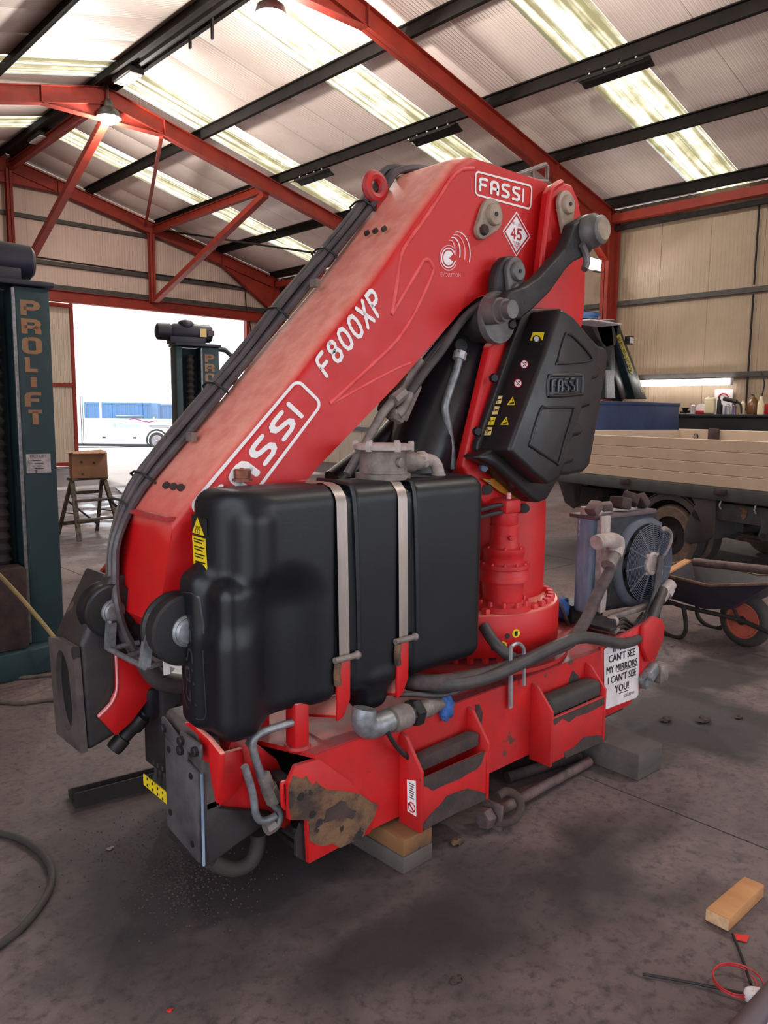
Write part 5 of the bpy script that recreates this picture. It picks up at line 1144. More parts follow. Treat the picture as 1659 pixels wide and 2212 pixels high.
e2 = build('elbow_fitting', MB().tube([PY(x, y, 2.03) for x, y in ((1425, 1295), (1440, 1272), (1449, 1262))], .034, 12, True, 0), M['greystone'], oc_); build('fitting_nut', MB().cyl(PY(1436, 1284, 2.03), PY(1442, 1272, 2.03), .042, 8), M['greystone'], e2)
build('curved_pipe', MB().tube([PY(x, y, 2.06) for x, y in ((1427, 1146), (1436, 1142), (1446, 1150), (1448, 1168), (1438, 1190), (1428, 1210), (1426, 1240))], .014, 8), M['castgrey'], oc_)
for k in range(3): build('fan_cable', MB().tube([PY(x, y, 2.04-.01*k) for x, y in ((1432-3*k, 1200), (1426-3*k, 1235), (1420-3*k, 1275), (1410-4*k, 1310), (1400-6*k, 1335+5*k), (1370, 1365+4*k), (1335, 1370+3*k))], .012-.001*k, 8), M['hose'], oc_)
for k in range(3): build('loose_cable', MB().tube([PY(x, y, 2.05-.03*k) for x, y in ((1330, 1345+8*k), (1345, 1336+9*k), (1358, 1345+8*k), (1370, 1350+8*k), (1390, 1325+8*k))], .011, 8), M['hose'], oc_)
fp2 = build('cooler_foot', MB().prism([PZ(x, y, .56) for x, y in ((1258, 1352), (1275, 1328), (1330, 1345), (1332, 1362), (1318, 1366))], (0, 0, .018)), M['steel_dk'], oc_, bevel=.003)
build('cooler_foot', MB().prism([PZ(x, y, .535) for x, y in ((1250, 1352), (1330, 1372), (1340, 1362), (1268, 1340))], (0, 0, .012)), M['castgrey'], oc_, bevel=.003)
build('foot_rail', MB().beam(PY(1318, 1334, 2.05), PY(1400, 1308, 2.05), .03, .03), M['castgrey'], oc_, bevel=.004)
build('foot_lump', MB().sphere(PY(1322, 1342, 2.03), (.035, .035, .03)), M['greystone'], oc_)
build('rubber_block', MB().box((3.4, 2.5, .53), (.2, .3, .07)), M['rubber'], oc_, bevel=.01)
build('rear_stay', MB().box((xt+.1, 2.3, .55), (.3, .1, .1)), M['steel_dk'], oc_)
ROTC = Matrix.Translation(fc) @ Matrix.Rotation(R(-4.5), 4, 'Z') @ Matrix.Translation(-fc)   # the cooler stands slightly askew on the base
TC_ = Matrix.Translation(WM[CR.name].translation)
for o in [oc_, sh2]+list(sh2.children)+[c_ for c_ in oc_.children if c_.name.startswith('top_channel')]:
    o.data.transform(TC_.inverted() @ ROTC @ TC_)
build('branch_hose', MB().tube([PY(x, y, 2.25) for x, y in ((1203, 1300), (1215, 1318), (1226, 1345), (1232, 1358))], .011, 8), M['hose_brown'], CR)
# ================================================================== things under and around the crane
def blockm(c, d, rz=0): return MB().box(c, d, Matrix.Rotation(rz, 3, 'Z'))
single('timber_block', blockm((1.85, 2.01, .0955), (.145, .42, .062)), M['timber'], 'oily timber block directly under the red crane base, upper of the pair', 'timber', 'crane support timbers', bevel=.006)
single('timber_block', blockm((1.848, 2.02, .032), (.15, .44, .064), .02), M['timber_dk'], 'oily timber block on the floor under another, lower of the pair', 'timber', 'crane support timbers', bevel=.006)
single('timber_baulk', blockm((3.14, 1.98, .062), (.2, .75, .124), -.03), M['timber_dk'], 'thick grey timber baulk under the far end of the crane base', 'timber', bevel=.01)
single('timber_block', blockm((1.9, 2.7, .064), (.2, .3, .128)), M['timber_dk'], 'dark timber block under the rear of the crane base', 'timber', bevel=.01)
single('timber_block', blockm((3.05, 2.7, .064), (.2, .3, .128)), M['timber_dk'], 'dark timber block under the rear of the crane base near the slewing motor', 'timber', bevel=.01)
# mounting bolts lying below
def studbar(nm, a, b, r, lab, m='rust_steel', nut=False):
    t = thing(nm, lab, 'bar', tuple(Vector(a).lerp(Vector(b), .5)-Vector((0, 0, r))), 0, 'bars under the crane')
    build('shank', MB().tube([a, Vector(a).lerp(Vector(b), .7), b], [r, r, r*1.08], 14, True, 0), M[m], t)
    d = (Vector(a)-Vector(b)).normalized()
    if nut:
        build('nut', MB().lathe([(r*1.7, 0), (r*1.9, .008), (r*1.9, .04), (r*1.7, .048)], Vector(a)-d*.05, d, 6), M[m], t)
        w = Vector(a)-d*.075; build('washer_plate', MB().beam(w, w+d*.014, .095, .105), M[m], t, bevel=.003)
    else: build('thread', MB().lathe([(r*(1.06 if k % 2 else .96), k*.004) for k in range(24)], Vector(a)-d*.095, d, 12), M[m], t)
    return t
za = .052
A_, B_ = PZ(1040, 1772, za), PZ(1272, 1645, .03)
studbar('threaded_bar', A_, B_, .021, 'rusty threaded bar with nut and plate washer poking from under the base', nut=True)
studbar('threaded_bar', PZ(1095, 1680, .03), PZ(1250, 1632, .03), .024, 'dark thick bar lying furthest under the base', 'rust_dk')
studbar('threaded_bar', PZ(1108, 1716, .018), PZ(1200, 1680, .018), .016, 'short rusty bar between the two longer ones under the base', 'rust_steel')
sc_ = PZ(1092, 1745, .07)
single('shackle', MB().tube([sc_+Vector(v) for v in ((-.05, .0, -.045), (-.02, -.045, -.03), (.03, -.05, 0), (.05, -.02, .035), (.03, .02, .05), (-.01, .03, .04))], .017, 10), M['rust_dk'], 'dark curved iron hook leaning behind the nut of the threaded bar', 'hook')
# blue rag plugged in the pipe end
rg = PY(962, 1530, 1.895); mb = MB().sphere(rg, (.034, .03, .045), 18, 12)
for i, v in enumerate(mb.v):
    n_ = math.sin(v.x*190+v.z*90)*.006+math.sin(v.z*260-v.y*120)*.006; mb.v[i] = v+(v-rg).normalized()*n_
single('rag', mb, M['blue'], 'crumpled blue rag stuffed into the open drain pipe', 'rag', angle=50)
# scraps of iron on the cooler
base_ = [(1283, 1108, .03), (1311, 1104, .025), (1340, 1096, .036), (1362, 1088, .034), (1386, 1092, .03)]
for k, (x, y, s) in enumerate(base_):
    q = PY(x, y-10, 2.17); mb = MB().box(q, (s*2.6, s*2.2, s*1.7), Matrix.Rotation(.4*k-.6, 3, 'Y') @ Matrix.Rotation(.7*k, 3, 'Z'))
    lab = ('small square iron lump at the open edge of the cooler top', 'dull iron clip second from the edge of the cooler top', 'dark folded iron clamp in the middle of the cooler top', 'tallest dark iron clamp on the cooler top', 'iron lump on the cooler top above the fan')[k]
    single('iron_clamp', mb, M['rust_dk'] if k > 1 else M['rust_steel'], lab, 'clamp', 'iron scraps on the cooler', bevel=.009, seg=2)
# steel channel lying behind the outrigger
a, b_ = PZ(158, 1725, .03), PZ(330, 1680, .03)
d = (b_-a).normalized(); sd_ = Vector((-d.y, d.x, 0)); mb = MB()
mb.prism([a+sd_*u+Vector((0, 0, w)) for u, w in ((-.035, -.03), (.035, -.03), (.035, .03), (.028, .03), (.028, -.02), (-.028, -.02), (-.028, .035), (-.035, .035))], d*.75)
single('steel_channel', mb, M['underside'], 'dark steel channel lying on the floor beside the outrigger leg', 'channel', angle=0)
single('round_bar', MB().cyl(a+sd_*.066+Vector((0, 0, -.008)), a+sd_*.066+d*.7+Vector((0, 0, -.008)), .021, 14), M['underside'], 'dark round bar lying along the far side of the steel channel', 'bar')
# hoses and cables on the floor
single('floor_hose', MB().tube([PZ(x, y, .012) for x, y in ((-420, 1860), (-200, 1810), (-60, 1795), (0, 1800), (50, 1815), (92, 1845), (112, 1880), (108, 1920), (80, 1965), (40, 2010), (0, 2040), (-60, 2085), (-220, 2200), (-420, 2400))], .0125, 10), M['rubber'], 'dark rubber hose looping across the concrete beside the lift post base', 'hose')
single('floor_cable', MB().tube([PZ(x, y, .011) for x, y in ((-20, 1468), (60, 1463), (110, 1458), (180, 1462), (260, 1470))], .011, 8), M['greycable'], 'grey cable on the floor, the one nearer the green lift post', 'cable', 'grey floor cables')
single('floor_cable', MB().tube([PZ(x, y, .011) for x, y in ((-20, 1512), (40, 1519), (90, 1513), (130, 1510), (200, 1512))], .012, 8), M['greycable'], 'grey double cable on the floor, the one nearer the dark boom block', 'cable', 'grey floor cables')
# bits in the foreground
t = thing('timber_offcut', 'pale sawn timber offcut with a burnt edge lying on bare concrete', 'timber', tuple(PZ(1590, 1975, 0)))
pts = [PZ(x, y, .046) for x, y in ((1526, 1961), (1575, 1985), (1652, 1911), (1608, 1892))]
mb = MB().prism([Vector((p.x, p.y, .001)) for p in pts], (0, 0, .045)); build('block', mb, M['timber_lt'], t, bevel=.004)
d = (pts[2]-pts[1]).normalized(); e0, e1 = pts[0], pts[1]; build('end_grain', MB().prism([e0+Vector((0, 0, -.004)), e1+Vector((0, 0, -.004)), Vector((e1.x, e1.y, .006)), Vector((e0.x, e0.y, .006))], d*-.002), M['endgrain'], t)
single('tape_scrap', MB().prism([PZ(x, y, .003) for x, y in ((1583, 2017), (1619, 2022), (1613, 2036), (1590, 2031))], (0, 0, .002)), M['redtape'], 'small scrap of bright red tape by the timber offcut', 'tape')
lc = []
for k in range(34):
    a = k*.37; rr_ = .055+.012*math.sin(a*.31); q = PZ(1592, 2117, .02+.0005*k); lc.append(q+Vector((math.cos(a)*rr_*1.1, math.sin(a)*rr_, 0)))
single('red_cable_coil', MB().tube(lc, .0026, 6, True, 2), M['redcable'], 'loose coil of thin red cable on the concrete', 'cable')
single('black_rod', MB().tube([PZ(1388, 2104, .008), PZ(1500, 2124, .008), PZ(1625, 2150, .02)], .004, 8), M['blackrod'], 'thin black rod pointing across the floor towards the crane', 'rod', 'thin black rods')
single('black_rod', MB().tube([PZ(1583, 2018, .008), PZ(1600, 2060, .008), PZ(1622, 2126, .02)], .004, 8), M['blackrod'], 'thin black rod running from the red tape to the tube', 'rod', 'thin black rods')
t = thing('broom_handle', 'brown painted tube with white tape wrapped round its end', 'tube', tuple(PZ(1640, 2180, 0)))
a, b_ = PZ(1740, 2070, .04), PZ(1520, 2320, .034)
build('tube', MB().cyl(a, b_, .03, 20), M['purplegrey'], t)
for x, y, s in ((1628, 2150, .028), (1655, 2190, .03)):
    q = PZ(x, y, .03); mb = MB().sphere(q, (s, s*.8, s*.7), 12, 8)
    for i, v in enumerate(mb.v): mb.v[i] = v+(v-q).normalized()*.005*math.sin(v.x*500+v.y*330)
    build('white_tape', mb, M['whitep'], t)
DEB = [(988, 1817, .03, 'rust', 'curled brown leaf on the concrete beside the timber stack'), (1438, 1553, .035, 'rust_dk', 'dark lump of dirt in the oil stain nearest the baulk'), (1520, 1553, .045, 'rust_dk', 'flat clod of dirt at the middle of the oil stain'), (1596, 1548, .025, 'rust_dk', 'small dark stone at the far rim of the oil stain'),
       (1452, 1394, .016, 'castgrey', 'small pale pebble near the wheelbarrow foot'), (985, 2115, .02, 'rust_dk', 'dark fleck of bark on bare floor far in front of the crane'), (367, 2182, .008, 'redtape', 'tiny red chip lying alone on the bare floor'), (238, 1832, .012, 'castgrey', 'grey pebble in the oily grit by the outrigger leg'), (1072, 1783, .012, 'whitep', 'small white chip by the plate washer')]
for x, y, s, m_, la in DEB:
    q = PZ(x, y, s*.3); mb = MB().sphere(q, (s, s*.7, s*.3), 9, 6)
    for i, v in enumerate(mb.v): mb.v[i] = v+(v-q)*.3*math.sin(v.x*90+i)
    nm_ = 'fallen_leaf' if 'leaf' in la else 'pebble' if 'pebble' in la or 'stone' in la else 'paint_chip' if 'chip' in la else 'dirt_clod'
    tag(single(nm_, mb, M[m_], la, nm_.split('_')[-1]), kind='thing')
# oily grit by the outrigger leg: far too fine to count
mb = MB(); rnd = random.Random(3)
for k in range(1500):
    a, r = rnd.random()*6.283, abs(rnd.gauss(0, .22)); x, y, s = 1.18+math.cos(a)*r*.7, 2.38+math.sin(a)*r, rnd.uniform(.0015, .005)
    mb.add([(x-s, y-s*.6, .0), (x+s, y-s, .0), (x+s*.3, y+s, .0), (x, y, s*1.1)], [(0, 1, 3), (1, 2, 3), (2, 0, 3)])
tag(single('grit', mb, M['rust_dk'], 'dark oily grit scattered on the floor around the outrigger leg', 'grit', angle=0), kind='stuff')

q = PZ(1213, 1316, .58); mb = MB().sphere(q, (.05, .04, .05), 12, 8).sphere(q+Vector((.06, .04, .03)), (.06, .025, .015), 10, 6)
for i, v in enumerate(mb.v): mb.v[i] = v+(v-q)*.12*math.sin(v.x*170+v.z*210)
single('cloth', mb, M['blue'], 'small blue cloth dropped on the crane base behind the slewing ring', 'cloth', angle=50)
# ================================================================== lift posts
def lift(loc, rz, label, letters=True, mirror=False):
    t = thing('lift_post', label, 'vehicle lift', loc, rz, 'green mobile lift posts'); k = dict(local=True)
    # local frame: x across the lettered face, -y towards the viewer
    build('base', MB().prism([(-.62, -.12, 0), (-.13, -.1, 0), (.24, -.02, 0), (.4, .25, 0), (.3, .55, 0), (-.6, .55, 0)], (0, 0, .17)), M['liftgreen'], t, bevel=.012, **k)
    col = build('post', MB().box((.09, .17, 1.24), (.2, .26, 2.14)).box((-.265, .17, 1.24), (.07, .26, 2.14)).box((-.09, .29, 1.24), (.36, .04, 2.14)), M['liftgreen'], t, bevel=.006, **k)
    build('post_edge', MB().box((-.015, .035, 1.24), (.02, .02, 2.12)), M['pipe'], t, bevel=.004, **k)
    mb = MB(); mb.lathe([((.055 if i % 2 else .034), i*.035) for i in range(56)], (-.11, .17, .3), n=14); build('screw_boot', mb, M['rubber'], t, **k)
    build('carriage', MB().box((-.19, .02, .42), (.3, .16, .5)), M['rust_dk'], t, bevel=.02, **k)
    build('stay', MB().beam((-.06, .04, .36), (-.3, -.06, .18), .06, .02), M['chassis'], t, **k)
    build('top_plate', MB().box((-.05, .17, 2.33), (.52, .34, .03)), M['liftdark'], t, bevel=.005, **k)
    m_ = build('motor', MB().lathe([(.05, -.36), (.09, -.34), (.095, -.2), (.085, -.19), (.1, -.16), (.105, .1), (.1, .25), (.08, .27)], (-.13, .17, 2.47), (1, 0, 0), 20), M['liftdark'], t, **k)
    build('gearbox', MB().box((-.15, .17, 2.38), (.4, .2, .08)).sphere((-.15, .17, 2.55), (.1, .1, .07)), M['liftdark'], t, bevel=.01, **k)
    f = lambda u, v: Vector((.01+u*.165, .0375, 1.24+v))
    zt = 2.235
    for ch in 'PROLIFT':
        mb = MB(); h = .098; w_ = .112 if ch not in 'IL' else (.034 if ch == 'I' else .09)
        rtext(mb, ch, lambda u, v: Vector((.09+(u-.5)*w_-.01, .0375, zt-h+v*h)), w=.27 if ch != 'I' else .6, cap=False)
        build('letter', mb, M['liftletter'], t, angle=0, **k); zt -= .1065
    pl = build('rating_plate', MB().box((.085, .037, 1.275), (.14, .004, .115)), M['alu'], t, **k)
    mb = bftext('PRO-LIFT', .024, (.085, .0345, 1.31), (1, 0, 0), (0, 0, 1)); build('lettering', mb, M['ink'], pl, local=True, angle=0)
    mb = bftext('CE', .022, (.036, .0345, 1.278), (1, 0, 0), (0, 0, 1)); build('lettering', mb, M['ink'], pl, local=True, angle=0)
    for j in range(4): build('text_line', MB().box((.075+.012*(j % 2), .0345, 1.292-.016*j), (.05, .001, .004)), M['ink'], pl, **k)
    return t
lift((1.575, 4.83, .0), -.06, 'dark green lift post with tan lettering down its face, by the shop floor hose')
q = PD(446, 900, 8.9)
l2 = lift((q.x-.05, q.y-.05, 0), -.25, 'dark lift post seen against the bright open yard door, with yellow sticker on its motor')
build('arm_guard', MB().tube([(-.0, .17, 2.33), (.3, .17, 2.30), (.42, .17, 2.2), (.42, .17, 1.2)], .03, 8, True, 0), M['liftdark'], l2, local=True)
st_ = build('motor_sticker', MB().box((.02, .06, 2.47), (.07, .004, .09)), M['yellow_fade'], l2, local=True); build('motor_label', MB().box((.11, .06, 2.47), (.07, .004, .06)), M['purplegrey'], l2, local=True)
single('lift_hose', MB().tube([PZ(-30, 1190, 1.0)+Vector((-2.2, -3.3, -.2)), Vector((1.3, 4.62, .72)), Vector((1.46, 4.7, .52)), Vector((1.6, 4.66, .3)), Vector((1.66, 4.64, .2)), Vector((1.72, 4.7, .185))][1:], .0125, 8), M['yellowhose'], 'straw coloured hose slung down across the green lift post', 'hose')
single('wooden_box', MB().prism([PZ(x, y, 0)+Vector((0, 0, 0)) for x, y in ((98, 1380), (132, 1386), (140, 1372), (104, 1366))], (0, 0, .42)), M['timber_dk'], 'brown open wooden box standing behind the green lift post', 'box', bevel=.008)
# ================================================================== steps with a carton
lx, ly = 3.93, 9.78
t = thing('step_ladder', 'short paint spattered wooden step ladder carrying a carton', 'ladder', (lx, ly, 0), .05)
k = dict(local=True)
for s in (-1, 1):
    build('front_leg', MB().beam((s*.28, -.33, 0), (s*.21, -.03, .72), .055, .035), M['ladder'], t, **k)
    build('rear_leg', MB().beam((s*.26, .33, 0), (s*.2, .02, .7), .04, .03), M['ladder'], t, **k)
    build('spreader', MB().beam((s*.25, -.2, .32), (s*.235, .2, .3), .02, .012), M['ladder'], t, **k)
for z, w_ in ((.24, .52), (.47, .47)): build('tread', MB().box((0, -.33+.3*z/.72, z), (w_, .1, .025)), M['ladder'], t, bevel=.004, **k)
build('top_step', MB().box((0, -.01, .735), (.47, .16, .03)), M['ladder'], t, bevel=.004, **k)
build('rear_rail', MB().box((0, .26, .15), (.5, .02, .05)), M['ladder'], t, **k); build('rear_rail', MB().box((0, .09, .55), (.42, .02, .04)), M['ladder'], t, **k)
build('diagonal', MB().beam((-.2, .14, .45), (.24, .28, .1), .03, .015), M['ladder'], t, **k)
t = thing('carton', 'open brown cardboard carton on top of the step ladder', 'box', (lx+.02, ly+.0, .75), -.25)
build('body', MB().box((0, 0, .16), (.42, .3, .32)), M['cardboard'], t, bevel=.004, **k)
build('flap', MB().box((-.04, .0, .326), (.44, .26, .006), Matrix.Rotation(-.06, 3, 'Y')), M['cardboard'], t, **k); build('flap', MB().box((.0, -.18, .32), (.4, .1, .006), Matrix.Rotation(.25, 3, 'X')), M['cardboard'], t, **k)
for x, z in ((-.1, .2), (.05, .19), (-.09, .05)): build('print_mark', MB().box((x, -.151, z), (.03, .002, .03)), M['timber_dk'], t, **k)
build('print_mark', MB().box((.211, .06, .2), (.002, .06, .11)), M['timber_dk'], t, **k)
# ramps near the door
for (x0, y0, m_, la) in ((7.4, 15.6, 'ink', 'black flat steel ramp lying on the bright floor inside the yard door'), (6.4, 14.3, 'alu', 'pale flat steel ramp lying on the floor inside the yard door')):
    single('ramp', MB().prism([(x0, y0, .002), (x0+1.9, y0-.3, .002), (x0+1.95, y0+.2, .05), (x0+.1, y0+.5, .05)], (0, 0, .03)), M[m_], la, 'ramp')

# ================================================================== dropside truck
TH = R(76)
tk = thing('dropside_truck', 'cream dropside truck with black chassis rail and muddy rear wheels', 'truck', (7.75, 3.9, 0), TH); k = dict(local=True)
S0, S1, W_ = -4.6, 1.75, -2.1
zs = [.905, 1.02, 1.135, 1.25, 1.365]
for i in range(4): build('side_plank', MB().box(((S0+S1)/2, .03, (zs[i]+zs[i+1])/2), (S1-S0, .03, .114)), M['cream'], tk, bevel=.005, seg=1, **k)
for i in range(4): build('side_plank', MB().box(((S0+S1)/2, W_, (zs[i]+zs[i+1])/2+.035*(i == 3)), (S1-S0, .03, .114+.03*(i == 3))), M['cream'], tk, bevel=.005, seg=1, **k)
build('head_board', MB().box((S1, W_/2, 1.15), (.04, -W_, .5)), M['cream'], tk, bevel=.005, seg=1, **k)
build('tail_board', MB().box((S0, W_/2, 1.13), (.04, -W_, .46)), M['cream'], tk, bevel=.005, seg=1, **k)
build('bed_floor', MB().box(((S0+S1)/2, W_/2, .89), (S1-S0, -W_, .03)), M['timber_dk'], tk, **k)
build('corner_post', MB().box((1.15, W_+.06, 1.28), (.12, .1, .3)), M['rust_dk'], tk, bevel=.02, **k)
build('lashing_ring', MB().ring((1.45, W_+.03, 1.32), (0, 1, 0), .035, .006, 16, 6), M['ink'], tk, **k)
build('side_rail', MB().box(((S0+S1)/2, .02, .835), (S1-S0, .06, .13)), M['chassis'], tk, bevel=.01, **k)
for s in (.62, -.62, -1.9): build('hinge', MB().box((s, .055, .86), (.14, .02, .06)), M['rust_dk'], tk, bevel=.006, **k)
for y in (-.55, -1.5): build('chassis_rail', MB().box(((S0+S1)/2-.1, y, .68), (S1-S0, .08, .18)), M['underside'], tk, **k)
for s in (1.4, .5, -.6, -1.6, -2.8): build('cross_member', MB().box((s, W_/2, .77), (.08, 1.9, .07)), M['underside'], tk, **k)
def wheel(s, y, name='wheel', r=.335, w_=.2):
    o = build(name, MB().lathe([(r*.62, -w_/2), (r*.9, -w_/2), (r*.985, -w_*.36), (r, -w_*.2), (r, w_*.2), (r*.985, w_*.36), (r*.9, w_/2), (r*.62, w_/2)], (s, y, r), (0, 1, 0), 40, False), M['tyrebrown'], tk, **k)
    build('rim', MB().lathe([(r*.64, w_*.3), (r*.5, w_*.2), (r*.3, w_*.1), (.06, w_*.35), (.03, w_*.36)], (s, y, r), (0, 1, 0), 28), M['underside'], o, **k)
    build('tread', MB().lathe([(r*1.002, -w_*.3), (r*1.004, 0), (r*1.002, w_*.3)], (s, y, r), (0, 1, 0), 40, False), M['rubber'], o, **k)
    for j in range(6): build('wheel_nut', MB().hexbolt((s+math.cos(j*1.047)*.09, y+w_*.2, r+math.sin(j*1.047)*.09), (0, 1, 0), .014, .02), M['rust_dk'], o, **k)
wheel(.0, -.08); wheel(0, -.33); wheel(0, W_+.15); wheel(0, W_+.4)
build('axle', MB().cyl((0, -.3, .335), (0, W_+.4, .335), .06, 12), M['underside'], tk, **k)
arc = [(math.cos(R(a))*.46, math.sin(R(a))*.46+.335) for a in range(150, -1, -12)]
mb = MB()
for i in range(len(arc)-1): mb.prism([(-arc[i][0], -.45, arc[i][1]), (-arc[i+1][0], -.45, arc[i+1][1]), (-arc[i+1][0]*1.02, -.45, arc[i+1][1]+.012), (-arc[i][0]*1.02, -.45, arc[i][1]+.012)], (0, .48, 0))
mb.v = [Vector((-v.x, v.y, v.z)) for v in mb.v]
mb.f = [tuple(reversed(f_)) for f_ in mb.f]
build('mudguard', MB().add([Vector((-v.x, v.y, v.z)) for v in mb.v], [tuple(reversed(f_)) for f_ in mb.f]), M['mudguard'], tk, **k)
mb = MB(); aa = [R(a) for a in range(170, 14, -12)]
for i in range(len(aa)-1):
    mb.prism([(-math.cos(t)*r_, .035, .335+math.sin(t)*r_) for t, r_ in ((aa[i], .385), (aa[i+1], .385), (aa[i+1], .45), (aa[i], .45))], (0, -.02, 0))
build('wheel_arch', mb, M['mudguard'], tk, **k)
build('mudflap', MB().prism([(-.24, .035, .8), (-.56, .035, .8), (-.56, .035, .42), (-.46, .035, .33), (-.27, .035, .29), (-.2, .035, .33), (-.22, .035, .5), (-.32, .035, .7)], (0, -.03, 0)), M['mudguard'], tk, bevel=.01, **k)
build('mudflap_side', MB().box((-.54, -.2, .58), (.02, .46, .4)), M['mudguard'], tk, **k)
build('guard_panel', MB().box((-.95, .0, .66), (.9, .02, .17)), M['chassis'], tk, bevel=.004, **k)
build('rust_patch', MB().prism([(-.80, .012, .73), (-.9, .012, .72), (-.9, .012, .65), (-.86, .012, .61), (-.83, .012, .66)], (0, .003, 0)), M['rust'], tk, **k)
build('leaf_spring', MB().tube([(-.4, -.35, .42), (-.75, -.35, .40), (-1.1, -.35, .43)], .022, 8), M['rust_steel'], tk, **k); build('leaf_spring', MB().tube([(-.35, -.35, .37), (-.7, -.35, .36), (-.95, -.35, .38)], .02, 8), M['rust_steel'], tk, **k)
build('spring_clip', MB().box((-.93, -.33, .46), (.07, .05, .16)), M['rust_dk'], tk, bevel=.01, **k)
build('tow_bracket', MB().prism([(-1.02, .02, .75), (-1.2, .02, .75), (-1.2, .02, .58), (-1.14, .02, .44), (-1.08, .02, .43), (-1.03, .02, .48), (-1.06, .02, .58)], (0, -.05, 0)), M['chassis'], tk, bevel=.01, **k)
build('bracket_eye', MB().cyl((-1.09, .022, .49), (-1.09, .03, .49), .025, 14), M['ink'], tk, **k)
build('spare_wheel', MB().lathe([(.17, -.09), (.27, -.09), (.3, -.04), (.3, .04), (.27, .09), (.17, .09)], (-.85, -.95, .3), (.2, .1, 1), 32, False), M['rubber'], tk, **k)
build('fuel_box', MB().box((1.35, -.25, .62), (.5, .3, .22)), M['underside'], tk, bevel=.02, **k)
build('hanger_plate', MB().prism([(1.9, -.1, .78), (1.45, -.1, .78), (1.5, -.1, .5), (1.6, -.1, .44), (1.75, -.1, .5)], (0, -.03, 0)), M['underside'], tk, **k)
build('wire', MB().tube([(.6, .03, .77), (.58, .05, .66), (.5, .04, .5)], .006, 6), M['whitep'], tk, **k)
for s in (-.62, -1.0): build('hook', MB().tube([(s, .03, .77), (s, .05, .72), (s-.02, .05, .69)], .008, 6), M['pipe'], tk, **k)

# ================================================================== wheelbarrow
bw = PZ(1607, 1396, 0); bl_ = PZ(1465, 1345, 0)
hd = R(-99)
wb_ = thing('wheelbarrow', 'battered black wheelbarrow with an orange wheel standing by the truck', 'wheelbarrow', tuple(bw), hd); k = dict(local=True)
r = .19
tyre = build('wheel', MB().ring((0, 0, r), (0, 1, 0), r-.05, .05, 40, 12), M['rubber'], wb_, **k)
build('rim', MB().lathe([(.128, -.04), (.13, -.045), (.115, -.048), (.1, -.03), (.1, .03), (.115, .048), (.13, .045), (.128, .04)], (0, 0, r), (0, 1, 0), 32), M['orangewheel'], tyre, **k)
for s in (-1, 1):
    for j in range(8): build('spoke', MB().beam((math.cos(j*.785)*.03, s*.031, r+math.sin(j*.785)*.03), (math.cos(j*.785)*.1, s*.031, r+math.sin(j*.785)*.1), .006, .012), M['orangewheel'], tyre, **k)
    build('hub', MB().cyl((0, s*.025, r), (0, s*.06, r), .03, 14), M['underside'], tyre, **k)
tray = [(-.72, .26, .3, .55), (-.62, .2, .3, .30)]
def ringpts(z, xa, xb, w0, w1): return [(xa, -w0, z), (xb, -w1, z), (xb, w1, z), (xa, w0, z)]
top = ringpts(.50, -.66, .26, .31, .22); top = [(-.66, -.31, .47), (-.1, -.31, .45), (.3, -.22, .53), (.3, .22, .53), (-.1, .31, .45), (-.66, .31, .47)]
bot = [(-.52, -.19, .27), (-.2, -.19, .25), (-.05, -.14, .27), (-.05, .14, .27), (-.2, .19, .25), (-.52, .19, .27)]
mb = MB(); n = 6; off = .006
ins = lambda P, z: [(p[0]*.985-.003, p[1]*.97, p[2]+z) for p in P]
vs = top+bot+ins(top, 0)+ins(bot, .008)
fs = [(i, (i+1) % n, n+(i+1) % n, n+i) for i in range(n)]+[(2*n+(i+1) % n, 2*n+i, 3*n+i, 3*n+(i+1) % n) for i in range(n)]+[tuple(range(2*n-1, n-1, -1))[::1], tuple(range(3*n, 4*n))]+[((i+1) % n, i, 2*n+i, 2*n+(i+1) % n) for i in range(n)]
build('tray', mb.add(vs, fs), M['barrow'], wb_, angle=40, **k)
build('tray_rim', MB().tube([Vector(p) for p in top+top[:1]], .011, 8, False, 0), M['barrowrust'], wb_, **k)
for s in (-1, 1):
    build('handle_bar', MB().tube([(-1.0, s*.3, .42), (-.5, s*.25, .26), (-.1, s*.12, .215), (.05, s*.065, r), (.3, s*.07, .14)], .017, 8), M['underside'], wb_, **k)
    build('leg', MB().tube([(-.34, s*.23, .25), (-.30, s*.24, .1), (-.34, s*.24, .015), (-.46, s*.24, .012), (-.54, s*.24, .08), (-.52, s*.24, .22), (-.42, s*.24, .25)], .016, 8), M['underside'], wb_, **k)
    build('brace', MB().tube([(.0, s*.075, r), (-.06, s*.12, .34), (-.08, s*.16, .4)], .01, 6), M['underside'], wb_, **k)
a, b_ = PD(1500, 1214, 5.6), PD(1700, 1236, 5.0)
single('scaffold_tube', MB().cyl(a, b_, .03, 14), M['rust_steel'], 'rusty tube laid across the wheelbarrow tray', 'tube')
a, b_ = PD(1440, 1236, 5.35), PD(1486, 1210, 5.5)
single('wood_strip', MB().beam(a, b_, .05, .012), M['timber_lt'], 'pale strip of wood sticking out of the wheelbarrow tray', 'wood')

